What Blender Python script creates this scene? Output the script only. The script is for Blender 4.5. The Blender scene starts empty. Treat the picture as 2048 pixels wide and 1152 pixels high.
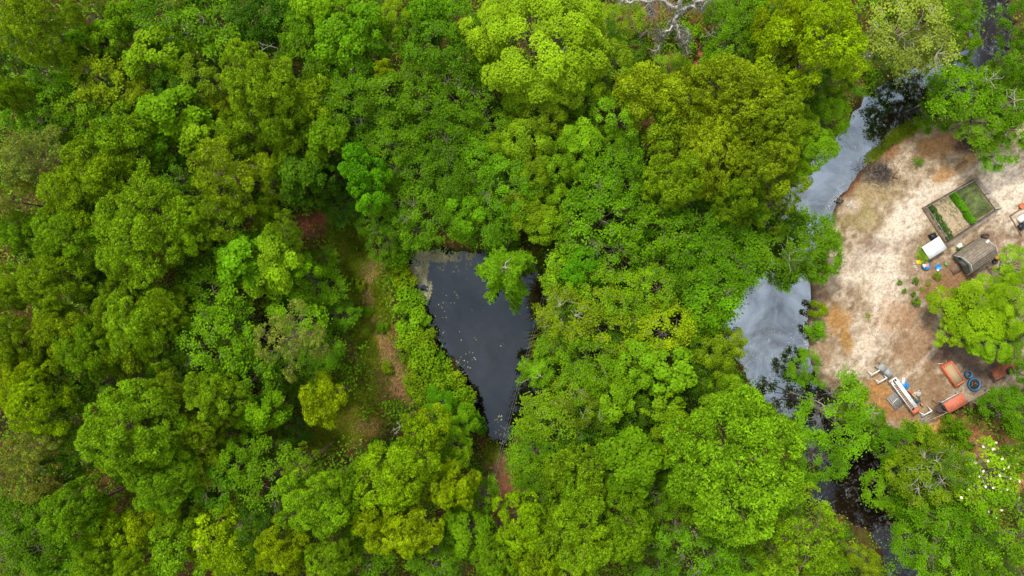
import bpy, math, random
import numpy as np
from mathutils import Vector

# ------------------------------------------------------------------ camera, sky, sun, exposure
SC = bpy.context.scene
COL = SC.collection
S = 0.05            # metres on the ground per plan unit
CAM_H = 75.0        # drone height above the clearing
cam_d = bpy.data.cameras.new('camera')
cam_d.sensor_width = 36.0
cam_d.lens = 18.0 / (1024 * S / CAM_H)
cam_d.clip_start = 0.5
cam_d.clip_end = 3000.0
cam = bpy.data.objects.new('camera', cam_d)
COL.objects.link(cam)
cam.location = (0, 0, CAM_H)
cam.rotation_euler = (0, 0, 0)
SC.camera = cam

SUN_EL, SUN_AZ = math.radians(58), math.radians(-35)
world = bpy.data.worlds.new('World')
SC.world = world
world.use_nodes = True
wn, wl = world.node_tree.nodes, world.node_tree.links
wn.clear()
w_out = wn.new('ShaderNodeOutputWorld')
w_bg = wn.new('ShaderNodeBackground')
w_bg.inputs['Strength'].default_value = 0.115
w_sky = wn.new('ShaderNodeTexSky')
w_sky.sky_type = 'NISHITA'
w_sky.sun_disc = False
w_sky.sun_elevation = SUN_EL
w_sky.sun_rotation = SUN_AZ
w_tc = wn.new('ShaderNodeTexCoord')
w_noise = wn.new('ShaderNodeTexNoise')
w_noise.inputs['Scale'].default_value = 5.5
w_noise.inputs['Detail'].default_value = 6.0
w_noise.inputs['Roughness'].default_value = 0.55
w_ramp = wn.new('ShaderNodeMapRange')
w_ramp.inputs['From Min'].default_value = 0.36
w_ramp.inputs['From Max'].default_value = 0.62
w_ramp.inputs['To Min'].default_value = 0.5
w_ramp.inputs['To Max'].default_value = 0.95
w_mix = wn.new('ShaderNodeMixRGB')
w_mix.inputs['Color2'].default_value = (6.9, 6.85, 6.8, 1)
wl.new(w_tc.outputs['Generated'], w_noise.inputs['Vector'])
wl.new(w_noise.outputs['Fac'], w_ramp.inputs['Value'])
wl.new(w_ramp.outputs['Result'], w_mix.inputs['Fac'])
wl.new(w_sky.outputs['Color'], w_mix.inputs['Color1'])
wl.new(w_mix.outputs['Color'], w_bg.inputs['Color'])
wl.new(w_bg.outputs['Background'], w_out.inputs['Surface'])

sun_d = bpy.data.lights.new('sun', 'SUN')
sun_d.energy = 2.2
sun_d.angle = math.radians(10)
sun_d.color = (1.0, 0.95, 0.86)
sun = bpy.data.objects.new('sun', sun_d)
COL.objects.link(sun)
_sd = Vector((math.sin(SUN_AZ) * math.cos(SUN_EL), math.cos(SUN_AZ) * math.cos(SUN_EL), math.sin(SUN_EL)))
sun.rotation_euler = (-_sd).to_track_quat('-Z', 'Y').to_euler()
sun.location = _sd * 200

SC.view_settings.view_transform = 'Standard'
SC.view_settings.look = 'None'
SC.view_settings.exposure = 0.84
SC.view_settings.gamma = 1.0
SC.view_settings.use_curve_mapping = False
SC.render.engine = 'CYCLES'
SC.cycles.max_bounces = 6
SC.cycles.diffuse_bounces = 4
SC.cycles.glossy_bounces = 2
SC.cycles.transmission_bounces = 2
SC.cycles.transparent_max_bounces = 2
SC.cycles.use_denoising = True

# ------------------------------------------------------------------ helpers
def P(u, v, z=0.0):
    k = S * (CAM_H - z) / CAM_H
    return np.array(((u - 1024) * k, (576 - v) * k, z))

def srgb(r, g, b):
    f = lambda c: (c / 255 / 12.92) if c / 255 <= 0.04045 else ((c / 255 + 0.055) / 1.055) ** 2.4
    return (f(r), f(g), f(b))

def nrm(a):
    a = np.asarray(a, float)
    return a / np.maximum(np.linalg.norm(a, axis=-1, keepdims=True), 1e-9)

class MB:
    """collects quads and tris with one shade value per face"""
    def __init__(self):
        self.v, self.q, self.t, self.qa, self.ta, self.n = [], [], [], [], [], 0
    def quads(self, V, F=None, a=0.5):
        V = np.asarray(V, float).reshape(-1, 3)
        if F is None: F = np.arange(len(V)).reshape(-1, 4)
        F = np.asarray(F)
        self.v.append(V); self.q.append(F + self.n); self.n += len(V)
        self.qa.append(np.broadcast_to(np.asarray(a, float), (len(F),)))
    def tris(self, V, F=None, a=0.5):
        V = np.asarray(V, float).reshape(-1, 3)
        if F is None: F = np.arange(len(V)).reshape(-1, 3)
        F = np.asarray(F)
        self.v.append(V); self.t.append(F + self.n); self.n += len(V)
        self.ta.append(np.broadcast_to(np.asarray(a, float), (len(F),)))
    def tube(self, pts, radii, n=5, a=0.5, cap=True):
        pts = np.asarray(pts, float); m = len(pts)
        radii = np.broadcast_to(np.asarray(radii, float), (m,))
        tan = np.gradient(pts, axis=0); tan = nrm(tan)
        ref = np.array((0.31, 0.95, 0.05)) if abs(tan[:, 1]).mean() < 0.8 else np.array((0.95, 0.2, 0.2))
        b = nrm(np.cross(tan, ref)); c = np.cross(tan, b)
        ang = np.arange(n) * 2 * np.pi / n
        V = pts[:, None] + radii[:, None, None] * (np.cos(ang)[None, :, None] * b[:, None] + np.sin(ang)[None, :, None] * c[:, None])
        i = np.arange(m - 1)[:, None] * n; j = np.arange(n)[None]; j2 = (j + 1) % n
        F = np.stack([i + j, i + j2, i + n + j2, i + n + j], -1).reshape(-1, 4)
        self.quads(V.reshape(-1, 3), F, a)
        if cap:
            base = self.n - m * n
            for off, o in ((0, pts[0]), ((m - 1) * n, pts[-1])):
                self.v.append(o[None]); ci = self.n; self.n += 1
                F = np.array([[base + off + k, base + off + (k + 1) % n, ci] for k in range(n)])
                self.t.append(F); self.ta.append(np.full(n, float(a)))
    def box(self, c, size, rz=0.0, a=0.5, tilt=0.0):
        c = np.asarray(c, float); h = np.asarray(size, float) / 2
        V = np.array([(x, y, z) for x in (-1, 1) for y in (-1, 1) for z in (-1, 1)]) * h
        if tilt:
            ct, st = math.cos(tilt), math.sin(tilt)
            V = np.stack([V[:, 0] * ct - V[:, 2] * st, V[:, 1], V[:, 0] * st + V[:, 2] * ct], 1)
        cz, sz = math.cos(rz), math.sin(rz)
        V = np.stack([V[:, 0] * cz - V[:, 1] * sz, V[:, 0] * sz + V[:, 1] * cz, V[:, 2]], 1) + c
        F = [(0, 1, 3, 2), (4, 6, 7, 5), (0, 4, 5, 1), (2, 3, 7, 6), (0, 2, 6, 4), (1, 5, 7, 3)]
        self.quads(V, F, a)
    def bar(self, p, q, w, h, a=0.5):
        """a square-section bar between two points"""
        p, q = np.asarray(p, float), np.asarray(q, float); d = nrm(q - p)
        side = nrm(np.cross(d, (0, 0, 1))) if abs(d[2]) < 0.95 else np.array((1.0, 0, 0))
        up = np.cross(side, d)
        V = np.array([e + side * sx * w / 2 + up * sy * h / 2 for e in (p, q) for sx in (-1, 1) for sy in (-1, 1)])
        F = [(0, 1, 3, 2), (4, 6, 7, 5), (0, 4, 5, 1), (2, 3, 7, 6), (0, 2, 6, 4), (1, 5, 7, 3)]
        self.quads(V, F, a)
    def mesh(self, name, mat=None, smooth=False):
        me = bpy.data.meshes.new(name)
        V = np.concatenate(self.v) if self.v else np.zeros((0, 3))
        Q = np.concatenate(self.q) if self.q else np.zeros((0, 4), int)
        T = np.concatenate(self.t) if self.t else np.zeros((0, 3), int)
        me.vertices.add(len(V)); me.vertices.foreach_set('co', V.astype(np.float32).ravel())
        me.loops.add(len(Q) * 4 + len(T) * 3); me.polygons.add(len(Q) + len(T))
        me.loops.foreach_set('vertex_index', np.concatenate([Q.ravel(), T.ravel()]).astype(np.int32))
        st = np.concatenate([np.arange(len(Q)) * 4, len(Q) * 4 + np.arange(len(T)) * 3])
        me.polygons.foreach_set('loop_start', st.astype(np.int32))
        me.update(calc_edges=True)
        at = me.attributes.new('shade', 'FLOAT', 'FACE')
        A = np.concatenate([*(self.qa or [np.zeros(0)]), *(self.ta or [np.zeros(0)])])
        at.data.foreach_set('value', A.astype(np.float32))
        if smooth: me.polygons.foreach_set('use_smooth', np.ones(len(Q) + len(T), bool))
        if mat: me.materials.append(mat)
        return me
    def obj(self, name, mat, parent=None, smooth=False):
        o = bpy.data.objects.new(name, self.mesh(name, mat, smooth))
        COL.objects.link(o)
        if parent: o.parent = parent
        return o

def link(name, data, parent=None):
    o = bpy.data.objects.new(name, data); COL.objects.link(o)
    if parent: o.parent = parent
    return o

def tag(o, label, cat, group=None, kind=None):
    o['label'] = label; o['category'] = cat
    if group: o['group'] = group
    if kind: o['kind'] = kind
    return o

def thing(name, label, cat, loc, rz=0.0, group=None):
    o = bpy.data.objects.new(name, None); COL.objects.link(o)
    o.location = loc; o.rotation_euler = (0, 0, rz); o.empty_display_size = 0.3
    return tag(o, label, cat, group)

# ---------------- value noise for shapes and ground cover
_NR = np.random.RandomState(5)
_NT = _NR.rand(256, 256)
def vnoise(x, y):
    x = np.asarray(x, float); y = np.asarray(y, float)
    xi = np.floor(x).astype(int); yi = np.floor(y).astype(int); fx = x - xi; fy = y - yi
    fx = fx * fx * (3 - 2 * fx); fy = fy * fy * (3 - 2 * fy)
    g = lambda a, b: _NT[a & 255, b & 255]
    return (g(xi, yi) * (1 - fx) + g(xi + 1, yi) * fx) * (1 - fy) + (g(xi, yi + 1) * (1 - fx) + g(xi + 1, yi + 1) * fx) * fy
def fbm(x, y, o=4):
    s = 0; a = 0.5; t = 0
    for k in range(o):
        s = s + a * vnoise(x * 2 ** k + 17.3 * k, y * 2 ** k + 9.1 * k); t += a; a *= 0.5
    return s / t
def sstep(a, b, x):
    t = np.clip((x - a) / (b - a), 0, 1); return t * t * (3 - 2 * t)
def poly_sd(X, Y, poly):
    """signed distance to a polygon, negative inside"""
    p = np.asarray(poly, float); n = len(p); best = np.full(X.shape, 1e9); ins = np.zeros(X.shape, bool)
    for i in range(n):
        a, b = p[i], p[(i + 1) % n]; e = b - a; L = e @ e
        t = np.clip(((X - a[0]) * e[0] + (Y - a[1]) * e[1]) / L, 0, 1)
        best = np.minimum(best, np.hypot(X - a[0] - t * e[0], Y - a[1] - t * e[1]))
        c = ((a[1] > Y) != (b[1] > Y))
        with np.errstate(divide='ignore', invalid='ignore'):
            xx = (b[0] - a[0]) * (Y - a[1]) / (b[1] - a[1] + 1e-12) + a[0]
        ins ^= c & (X < xx)
    return np.where(ins, -best, best)
def gpoly(L): return [P(u, v)[:2] for u, v in L]

# ------------------------------------------------------------------ materials
def new_mat(name):
    m = bpy.data.materials.new(name); m.use_nodes = True
    nt = m.node_tree; nt.nodes.clear()
    return m, nt.nodes, nt.links

def plain(name, col, rough=0.7, var=0.25, scale=6.0, metal=0.0, bump=0.0, wear=None):
    """painted / wooden / metal surface with uneven colour from two noises"""
    m, N, L = new_mat(name)
    out = N.new('ShaderNodeOutputMaterial'); b = N.new('ShaderNodeBsdfPrincipled')
    tc = N.new('ShaderNodeTexCoord'); n1 = N.new('ShaderNodeTexNoise')
    n1.inputs['Scale'].default_value = scale; n1.inputs['Detail'].default_value = 5
    mr = N.new('ShaderNodeMapRange'); mr.inputs['From Min'].default_value = 0.3; mr.inputs['From Max'].default_value = 0.7
    mr.inputs['To Min'].default_value = 1 - var; mr.inputs['To Max'].default_value = 1 + var
    mul = N.new('ShaderNodeVectorMath'); mul.operation = 'SCALE'
    mul.inputs[0].default_value = col
    L.new(tc.outputs['Object'], n1.inputs['Vector']); L.new(n1.outputs['Fac'], mr.inputs['Value'])
    L.new(mr.outputs['Result'], mul.inputs['Scale'])
    src = mul.outputs['Vector']
    if wear:
        n2 = N.new('ShaderNodeTexNoise'); n2.inputs['Scale'].default_value = scale * 0.6; n2.inputs['Detail'].default_value = 8
        r2 = N.new('ShaderNodeMapRange'); r2.inputs['From Min'].default_value = 0.52; r2.inputs['From Max'].default_value = 0.68
        mx = N.new('ShaderNodeMixRGB'); mx.inputs['Color2'].default_value = (*wear, 1)
        L.new(tc.outputs['Object'], n2.inputs['Vector']); L.new(n2.outputs['Fac'], r2.inputs['Value'])
        L.new(r2.outputs['Result'], mx.inputs['Fac']); L.new(src, mx.inputs['Color1']); src = mx.outputs['Color']
    L.new(src, b.inputs['Base Color'])
    b.inputs['Roughness'].default_value = rough; b.inputs['Metallic'].default_value = metal
    b.inputs['Specular IOR Level'].default_value = 0.3
    if bump:
        bp = N.new('ShaderNodeBump'); bp.inputs['Strength'].default_value = bump; bp.inputs['Distance'].default_value = 0.02
        L.new(n1.outputs['Fac'], bp.inputs['Height']); L.new(bp.outputs['Normal'], b.inputs['Normal'])
    L.new(b.outputs['BSDF'], out.inputs['Surface'])
    return m

def leaf_mat(name, col=None, trans=0.33, rough=0.5, lo=0.62, hi=1.42, warm=0.6):
    """foliage: the tree's own colour (object colour) varied leaf by leaf, part of the light passing through"""
    m, N, L = new_mat(name)
    out = N.new('ShaderNodeOutputMaterial'); b = N.new('ShaderNodeBsdfPrincipled'); tr = N.new('ShaderNodeBsdfTranslucent')
    mix = N.new('ShaderNodeMixShader'); mix.inputs['Fac'].default_value = trans
    at = N.new('ShaderNodeAttribute'); at.attribute_name = 'shade'
    mr = N.new('ShaderNodeMapRange'); mr.inputs['To Min'].default_value = lo; mr.inputs['To Max'].default_value = hi
    # new and old growth: patches within one crown differ in hue and tone
    tco = N.new('ShaderNodeTexCoord'); nz = N.new('ShaderNodeTexNoise'); nz.inputs['Scale'].default_value = 0.75; nz.inputs['Detail'].default_value = 3
    oi2 = N.new('ShaderNodeObjectInfo'); vadd = N.new('ShaderNodeVectorMath'); vadd.operation = 'ADD'; vs = N.new('ShaderNodeMath'); vs.operation = 'MULTIPLY'; vs.inputs[1].default_value = 40.0
    L.new(oi2.outputs['Random'], vs.inputs[0]); L.new(tco.outputs['Object'], vadd.inputs[0]); L.new(vs.outputs[0], vadd.inputs[1]); L.new(vadd.outputs['Vector'], nz.inputs['Vector'])
    nr = N.new('ShaderNodeMapRange'); nr.inputs['From Min'].default_value = 0.3; nr.inputs['From Max'].default_value = 0.7; nr.inputs['To Min'].default_value = -0.3; nr.inputs['To Max'].default_value = 0.3
    L.new(nz.outputs['Fac'], nr.inputs['Value']); sh = N.new('ShaderNodeMath'); sh.operation = 'ADD'; sh.use_clamp = True
    L.new(at.outputs['Fac'], sh.inputs[0]); L.new(nr.outputs['Result'], sh.inputs[1]); L.new(sh.outputs[0], mr.inputs['Value'])
    if col is None:
        oi = N.new('ShaderNodeObjectInfo'); src = oi.outputs['Color']
    else:
        rgb = N.new('ShaderNodeRGB'); rgb.outputs[0].default_value = (*col, 1); src = rgb.outputs[0]
    wm = N.new('ShaderNodeMixRGB'); wm.blend_type = 'MULTIPLY'; wm.inputs['Color2'].default_value = (1.22, 1.10, 0.8, 1)
    wf = N.new('ShaderNodeMath'); wf.operation = 'MULTIPLY'; wf.inputs[1].default_value = warm
    L.new(sh.outputs[0], wf.inputs[0]); L.new(wf.outputs[0], wm.inputs['Fac']); L.new(src, wm.inputs['Color1'])
    sc = N.new('ShaderNodeVectorMath'); sc.operation = 'SCALE'
    L.new(wm.outputs['Color'], sc.inputs[0]); L.new(mr.outputs['Result'], sc.inputs['Scale'])
    L.new(sc.outputs['Vector'], b.inputs['Base Color']); L.new(sc.outputs['Vector'], tr.inputs['Color'])
    b.inputs['Roughness'].default_value = rough; b.inputs['Specular IOR Level'].default_value = 0.04
    L.new(b.outputs['BSDF'], mix.inputs[1]); L.new(tr.outputs['BSDF'], mix.inputs[2]); L.new(mix.outputs['Shader'], out.inputs['Surface'])
    return m

M = {}
M['leaf'] = leaf_mat('foliage_leaf')
M['needle'] = leaf_mat('pine_needles', trans=0.34, rough=0.55, lo=0.6, hi=1.45)
M['bark'] = plain('bark_grey', (0.17, 0.14, 0.11), 0.9, 0.35, 3.0)
M['bark_pine'] = plain('bark_pine', (0.16, 0.105, 0.075), 0.9, 0.4, 3.0)
M['bark_pale'] = plain('bark_pale', (0.36, 0.33, 0.27), 0.9, 0.3, 3.0)
M['bark_dead'] = plain('bark_bleached', (0.48, 0.45, 0.40), 0.9, 0.35, 2.5)
M['moss'] = leaf_mat('hanging_moss', (0.38, 0.38, 0.30), trans=0.3, lo=0.6, hi=1.4, warm=0.0)
M['petal'] = plain('petal_white', (0.78, 0.75, 0.60), 0.6, 0.1)
# ------------------------------------------------------------------ ground, pond and creek
POND = [(822, 505), (860, 498), (905, 497), (945, 500), (1000, 506), (1060, 516), (1088, 545), (1096, 600), (1090, 650), (1080, 690),
        (1078, 740), (1085, 785), (1068, 825), (1046, 855), (1024, 885), (1006, 912), (993, 905), (980, 876), (962, 850), (952, 815),
        (940, 780), (912, 730), (880, 695), (862, 655), (847, 612), (832, 577), (818, 545)]
EAST = [(2035, -60), (2028, 60), (2018, 125), (1965, 185), (1870, 235), (1805, 268), (1758, 305), (1738, 335), (1712, 362), (1690, 388),
        (1664, 440), (1642, 490), (1622, 555), (1623, 600), (1621, 650), (1621, 715), (1642, 768), (1682, 800), (1700, 842),
        (1745, 880), (1778, 930), (1774, 985), (1752, 1012), (1795, 1062), (1835, 1112), (1858, 1220)]
WEST = [(1802, 1220), (1770, 1106), (1736, 1066), (1690, 1035), (1622, 1004), (1640, 962), (1636, 932), (1588, 893), (1530, 838),
        (1510, 800), (1488, 742), (1468, 690), (1440, 655), (1472, 610), (1500, 535), (1528, 455), (1555, 402), (1590, 368), (1645, 302), (1698, 250),
        (1738, 190), (1800, 150), (1888, 108), (1938, 98), (1945, 50), (1950, -60)]
CREEK = EAST + WEST
YARD = [(1738, 335), (1802, 272), (1872, 240), (1930, 215), (2120, 200), (2120, 700), (2080, 770), (1973, 779), (1862, 846), (1800, 860), (1745, 842),
        (1690, 805), (1645, 768), (1621, 715), (1622, 560), (1664, 440), (1690, 388)]
GARDEN = [(1945, 359), (1990, 419.5), (1889, 486), (1843.5, 416.5)]
WATER_Z = -0.38
gPOND, gCREEK, gYARD, gGARDEN = gpoly(POND), gpoly(CREEK), gpoly(YARD), gpoly(GARDEN)

def shore(X, Y):
    wob = (fbm(X * 0.9 + 40, Y * 0.9) - 0.5) * 1.1
    return np.minimum(poly_sd(X, Y, gPOND), poly_sd(X, Y, gCREEK)) + wob
def ground_z(X, Y):
    X = np.asarray(X, float); Y = np.asarray(Y, float)
    sd = shore(X, Y)
    z = np.where(sd > 0, WATER_Z + sstep(0, 0.9, sd) * 0.38, WATER_Z - sstep(0, 1.6, -sd) * 0.9)
    yard = sstep(1.0, -1.5, poly_sd(X, Y, gYARD))
    wood = (1 - yard) * sstep(0.4, 2.5, sd)
    z = z + wood * (fbm(X * 0.35, Y * 0.35) - 0.45) * 0.5 + sstep(0.3, 1.2, sd) * (fbm(X * 1.7, Y * 1.7 + 50) - 0.5) * 0.10
    for u, v, r, h in ((1697, 412, 1.15, 0.42), (1757, 347, 1.7, 0.28), (1690, 560, 3, 0.08), (1780, 590, 4, 0.06)):
        c = P(u, v); d = np.hypot(X - c[0], Y - c[1]); z = z + h * np.exp(-(d / r) ** 2 * 1.6)
    return z
def gz(x, y): return float(ground_z(np.array([x]), np.array([y]))[0])
def G(u, v):
    p = P(u, v); return np.array((p[0], p[1], gz(p[0], p[1])))

fx = np.arange(-58, 58.01, 0.27); fy = np.arange(-36, 36.01, 0.27)
gx = np.concatenate([np.linspace(-900, -64, 14), fx, np.linspace(64, 900, 14)])
gy = np.concatenate([np.linspace(-900, -42, 14), fy, np.linspace(42, 900, 14)])
GX, GY = np.meshgrid(gx, gy); GZ = ground_z(GX, GY)

def soil_colour(X, Y):
    n1 = fbm(X * 0.45 + 3, Y * 0.45); n2 = fbm(X * 1.3 + 9, Y * 1.3 + 4); n3 = fbm(X * 0.16, Y * 0.16 + 8)
    n4 = fbm(X * 3.3 + 1, Y * 3.3 + 4, 3)
    C = np.empty(X.shape + (3,))
    floor_a, floor_b, moss = np.array(srgb(92, 62, 40)), np.array(srgb(58, 48, 30)), np.array(srgb(62, 84, 24))
    k = sstep(0.35, 0.65, n1)[..., None]; C[:] = floor_a * k + floor_b * (1 - k)
    k = (sstep(0.45, 0.6, n3) * sstep(0.35, 0.6, n2))[..., None]; C = C * (1 - k) + moss * k
    def blob(u, v, ru, rv, rot, col, amt=1.0, soft=0.35):
        nonlocal C
        c = P(u, v); r = math.radians(rot); dx, dy = X - c[0], Y - c[1]
        a = (dx * math.cos(r) + dy * math.sin(r)) / (ru * S); b = (-dx * math.sin(r) + dy * math.cos(r)) / (rv * S)
        d = np.sqrt(a * a + b * b) + (n2 - 0.5) * 0.9 + (n1 - 0.5) * 0.5 + (n4 - 0.5) * 0.9
        k = (sstep(1 + soft, 1 - soft, d) * amt)[..., None]; C = C * (1 - k) + np.array(srgb(*col)) * k
    # litter patches under the pines and along the grassy path west of the pond
    RED = (148, 88, 60); TAN = (172, 120, 84)
    for a in ((607, 452, 46, 20, 32, RED), (650, 440, 22, 12, 20, RED), (910, 478, 34, 16, 0, (140, 86, 56)), (430, 925, 22, 22, 0, RED), (1395, 110, 18, 46, -18, (168, 108, 70)),
              (1290, 20, 60, 30, 0, (128, 98, 68)), (1400, 40, 20, 40, 0, (120, 76, 50)), (1340, 118, 30, 14, 0, (140, 100, 66)), (1240, 60, 20, 50, 0, (120, 84, 48)),
              (680, 855, 70, 42, 25, (112, 88, 34)), (735, 850, 26, 20, 0, (178, 118, 66)), (705, 815, 20, 12, 0, (176, 120, 72)), (640, 890, 40, 16, 20, (140, 84, 50)),
              (1005, 990, 42, 60, 5, (120, 78, 56)), (990, 930, 22, 34, 0, (122, 92, 66)), (1175, 350, 30, 20, 0, RED), (1150, 400, 22, 24, 0, (140, 78, 40)), (1255, 325, 20, 14, 0, RED),
              (1130, 480, 50, 24, 0, (110, 74, 44)), (1075, 515, 40, 24, 0, (98, 76, 44)), (75, 980, 40, 24, 0, (140, 84, 54)), (110, 905, 24, 30, 0, (120, 70, 46)), (510, 1010, 18, 50, 0, (112, 62, 42)),
              (1940, 880, 70, 40, -8, (158, 112, 72)), (2020, 890, 60, 24, -10, (150, 104, 66)), (2040, 950, 16, 30, 0, (160, 110, 76)), (1950, 1010, 24, 16, 0, (142, 92, 60)), (1880, 850, 30, 20, 10, (178, 134, 72)),
              (1960, 915, 26, 20, 0, (150, 100, 62)), (2040, 170, 30, 20, 0, (168, 118, 78)), (1960, 175, 16, 10, 0, (170, 110, 70))):
        blob(*a)
    for a in ((690, 500, 50, 70, 0, (84, 92, 36)), (690, 800, 90, 80, 20, (96, 96, 36)), (720, 640, 40, 90, 10, (92, 96, 38)), (738, 540, 22, 34, 8, TAN), (742, 600, 22, 40, 12, TAN), (770, 690, 24, 48, 18, TAN), (800, 765, 24, 34, 20, (190, 146, 104)), (715, 470, 20, 20, 0, (110, 84, 54)),
              (752, 640, 20, 40, 14, (124, 110, 44)), (765, 590, 16, 50, 10, (104, 112, 30))):
        blob(*a, 0.62, 0.6)
    # sandy yard
    yd = poly_sd(X, Y, gYARD) + (n2 - 0.5) * 1.6 + (n1 - 0.5) * 0.8
    ky = sstep(0.5, -0.5, yd)[..., None]
    sand_l, sand_m, sand_d = np.array(srgb(192, 175, 150)), np.array(srgb(152, 133, 107)), np.array(srgb(114, 94, 72))
    k = sstep(0.32, 0.62, n1 * 0.6 + n2 * 0.4)[..., None]
    sand = sand_m * k + sand_d * (1 - k)
    k = sstep(0.44, 0.64, fbm(X * 1.9 + 31, Y * 1.9 + 12))[..., None] * 0.7; sand = sand * (1 - k) + sand_l * k
    C0 = C * (1 - ky) + sand * ky
    C = C0
    LIGHT = (216, 202, 181); BR = (142, 112, 78); OR = (176, 130, 80); GREY = (138, 122, 110)
    for a in ((1785, 470, 26, 90, -28, LIGHT, .75), (1740, 540, 80, 40, 0, LIGHT, .6), (1775, 590, 40, 50, 0, LIGHT, .6), (1850, 410, 30, 90, -45, LIGHT, .7), (2010, 370, 60, 70, 0, LIGHT, .8), (1740, 690, 60, 24, 35, LIGHT, .55),
              (1705, 735, 40, 16, 0, LIGHT, .5), (1710, 650, 20, 14, 0, LIGHT, .5), (1740, 385, 60, 34, 20, (160, 142, 104), .8), (1725, 430, 40, 30, 0, (152, 138, 92), .7), (1770, 492, 50, 16, 5, GREY, .6), (1720, 530, 36, 14, 0, GREY, .3),
              (1880, 290, 50, 26, 10, (170, 128, 78), .8), (1890, 350, 24, 16, 40, (160, 122, 74), .85), (1930, 325, 30, 12, 38, (160, 118, 64), .7), (1780, 300, 16, 50, -52, (160, 112, 72), .7), (1700, 378, 10, 30, -42, (128, 82, 56), .8),
              (1900, 570, 60, 40, 0, (142, 102, 70), .8), (1850, 530, 36, 30, 0, (150, 124, 100), .6), (1795, 630, 40, 30, 0, (168, 132, 100), .7), (1850, 690, 60, 40, 20, (160, 122, 90), .6), (1670, 640, 30, 24, 0, (166, 122, 66), .8),
              (1695, 690, 12, 26, 10, (168, 126, 66), .7), (1640, 560, 20, 60, 0, (150, 122, 96), .5), (1650, 700, 20, 30, 0, (150, 126, 100), .5), (1765, 795, 30, 40, 20, (172, 124, 68), .9), (1800, 830, 40, 18, 0, (150, 106, 66), .8),
              (1850, 790, 60, 40, 0, (142, 112, 82), .7), (1930, 700, 60, 34, 0, (100, 86, 76), .85), (1960, 750, 50, 30, 0, (98, 86, 78), .9), (1895, 700, 14, 14, 0, (96, 80, 70), .8), (1880, 820, 18, 10, 20, (84, 68, 56), .9),
              (1755, 345, 30, 24, 0, (92, 84, 78), .9), (1696, 412, 22, 16, 0, (190, 168, 140), .9), (1930, 290, 30, 20, 0, (120, 92, 72), .8), (1985, 485, 24, 24, 0, (150, 126, 108), .7), (1975, 472, 14, 14, 0, (120, 100, 84), .7),
              (1810, 255, 40, 10, 30, (120, 96, 50), .6), (1880, 250, 40, 18, 0, (150, 126, 104), .6), (1650, 640, 8, 60, 0, (140, 112, 84), .5)):
        blob(*a)
    k = (sstep(0.52, 0.66, fbm(X * 2.6 + 70, Y * 2.6, 3)) * 0.42)[..., None] * ky; C = C * (1 - k) + np.array(srgb(128, 100, 76)) * k
    # wheel tracks and drag marks across the sand
    for pts, w_ in (([(1700, 720), (1745, 640), (1770, 560), (1782, 490), (1830, 420), (1900, 360), (1960, 335), (2060, 320)], 0.35), ([(1722, 730), (1765, 640), (1792, 560), (1806, 492), (1850, 430)], 0.3), ([(1790, 770), (1830, 740), (1870, 700), (1880, 640)], 0.3)):
        q = gpoly(pts); dd = np.full(X.shape, 1e9)
        for i in range(len(q) - 1):
            e = q[i + 1] - q[i]; t = np.clip(((X - q[i][0]) * e[0] + (Y - q[i][1]) * e[1]) / (e @ e), 0, 1); dd = np.minimum(dd, np.hypot(X - q[i][0] - t * e[0], Y - q[i][1] - t * e[1]))
        k = (sstep(w_, w_ * 0.3, dd + (n2 - 0.5) * 0.5) * 0.45)[..., None]; C = C * (1 - k) + np.array(srgb(214, 194, 172)) * k
    # wet dark margins of the creek and the pond
    sd = shore(X, Y); k = sstep(0.35, 0.0, sd)[..., None] * 0.8
    C = C * (1 - k) + np.array(srgb(74, 50, 34)) * k
    # garden soil
    k = sstep(0.1, -0.1, poly_sd(X, Y, gGARDEN))[..., None]; C = C * (1 - k) + np.array(srgb(176, 146, 108)) * k
    return C
GC = soil_colour(GX, GY)

m, N, L = new_mat('ground_soil')
out = N.new('ShaderNodeOutputMaterial'); b = N.new('ShaderNodeBsdfPrincipled')
at = N.new('ShaderNodeAttribute'); at.attribute_name = 'tint'
tc = N.new('ShaderNodeTexCoord')
def _noise(sc, det, rough=0.6):
    n = N.new('ShaderNodeTexNoise'); n.inputs['Scale'].default_value = sc; n.inputs['Detail'].default_value = det; n.inputs['Roughness'].default_value = rough
    L.new(tc.outputs['Object'], n.inputs['Vector']); return n
nA, nB = _noise(3.2, 6, 0.7), _noise(11, 4, 0.7)
rA = N.new('ShaderNodeMapRange'); rA.inputs['From Min'].default_value = 0.3; rA.inputs['From Max'].default_value = 0.7; rA.inputs['To Min'].default_value = 0.58; rA.inputs['To Max'].default_value = 1.36
rB = N.new('ShaderNodeMapRange'); rB.inputs['From Min'].default_value = 0.3; rB.inputs['From Max'].default_value = 0.7; rB.inputs['To Min'].default_value = 0.6; rB.inputs['To Max'].default_value = 1.25
mm = N.new('ShaderNodeMath'); mm.operation = 'MULTIPLY'
sc = N.new('ShaderNodeVectorMath'); sc.operation = 'SCALE'
L.new(nA.outputs['Fac'], rA.inputs['Value']); L.new(nB.outputs['Fac'], rB.inputs['Value']); L.new(rA.outputs['Result'], mm.inputs[0]); L.new(rB.outputs['Result'], mm.inputs[1])
L.new(at.outputs['Color'], sc.inputs[0]); L.new(mm.outputs[0], sc.inputs['Scale']); L.new(sc.outputs['Vector'], b.inputs['Base Color'])
b.inputs['Roughness'].default_value = 0.95; b.inputs['Specular IOR Level'].default_value = 0.1
bp = N.new('ShaderNodeBump'); bp.inputs['Strength'].default_value = 0.6; bp.inputs['Distance'].default_value = 0.06
L.new(nB.outputs['Fac'], bp.inputs['Height']); L.new(bp.outputs['Normal'], b.inputs['Normal']); L.new(b.outputs['BSDF'], out.inputs['Surface'])
M['ground'] = m

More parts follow.
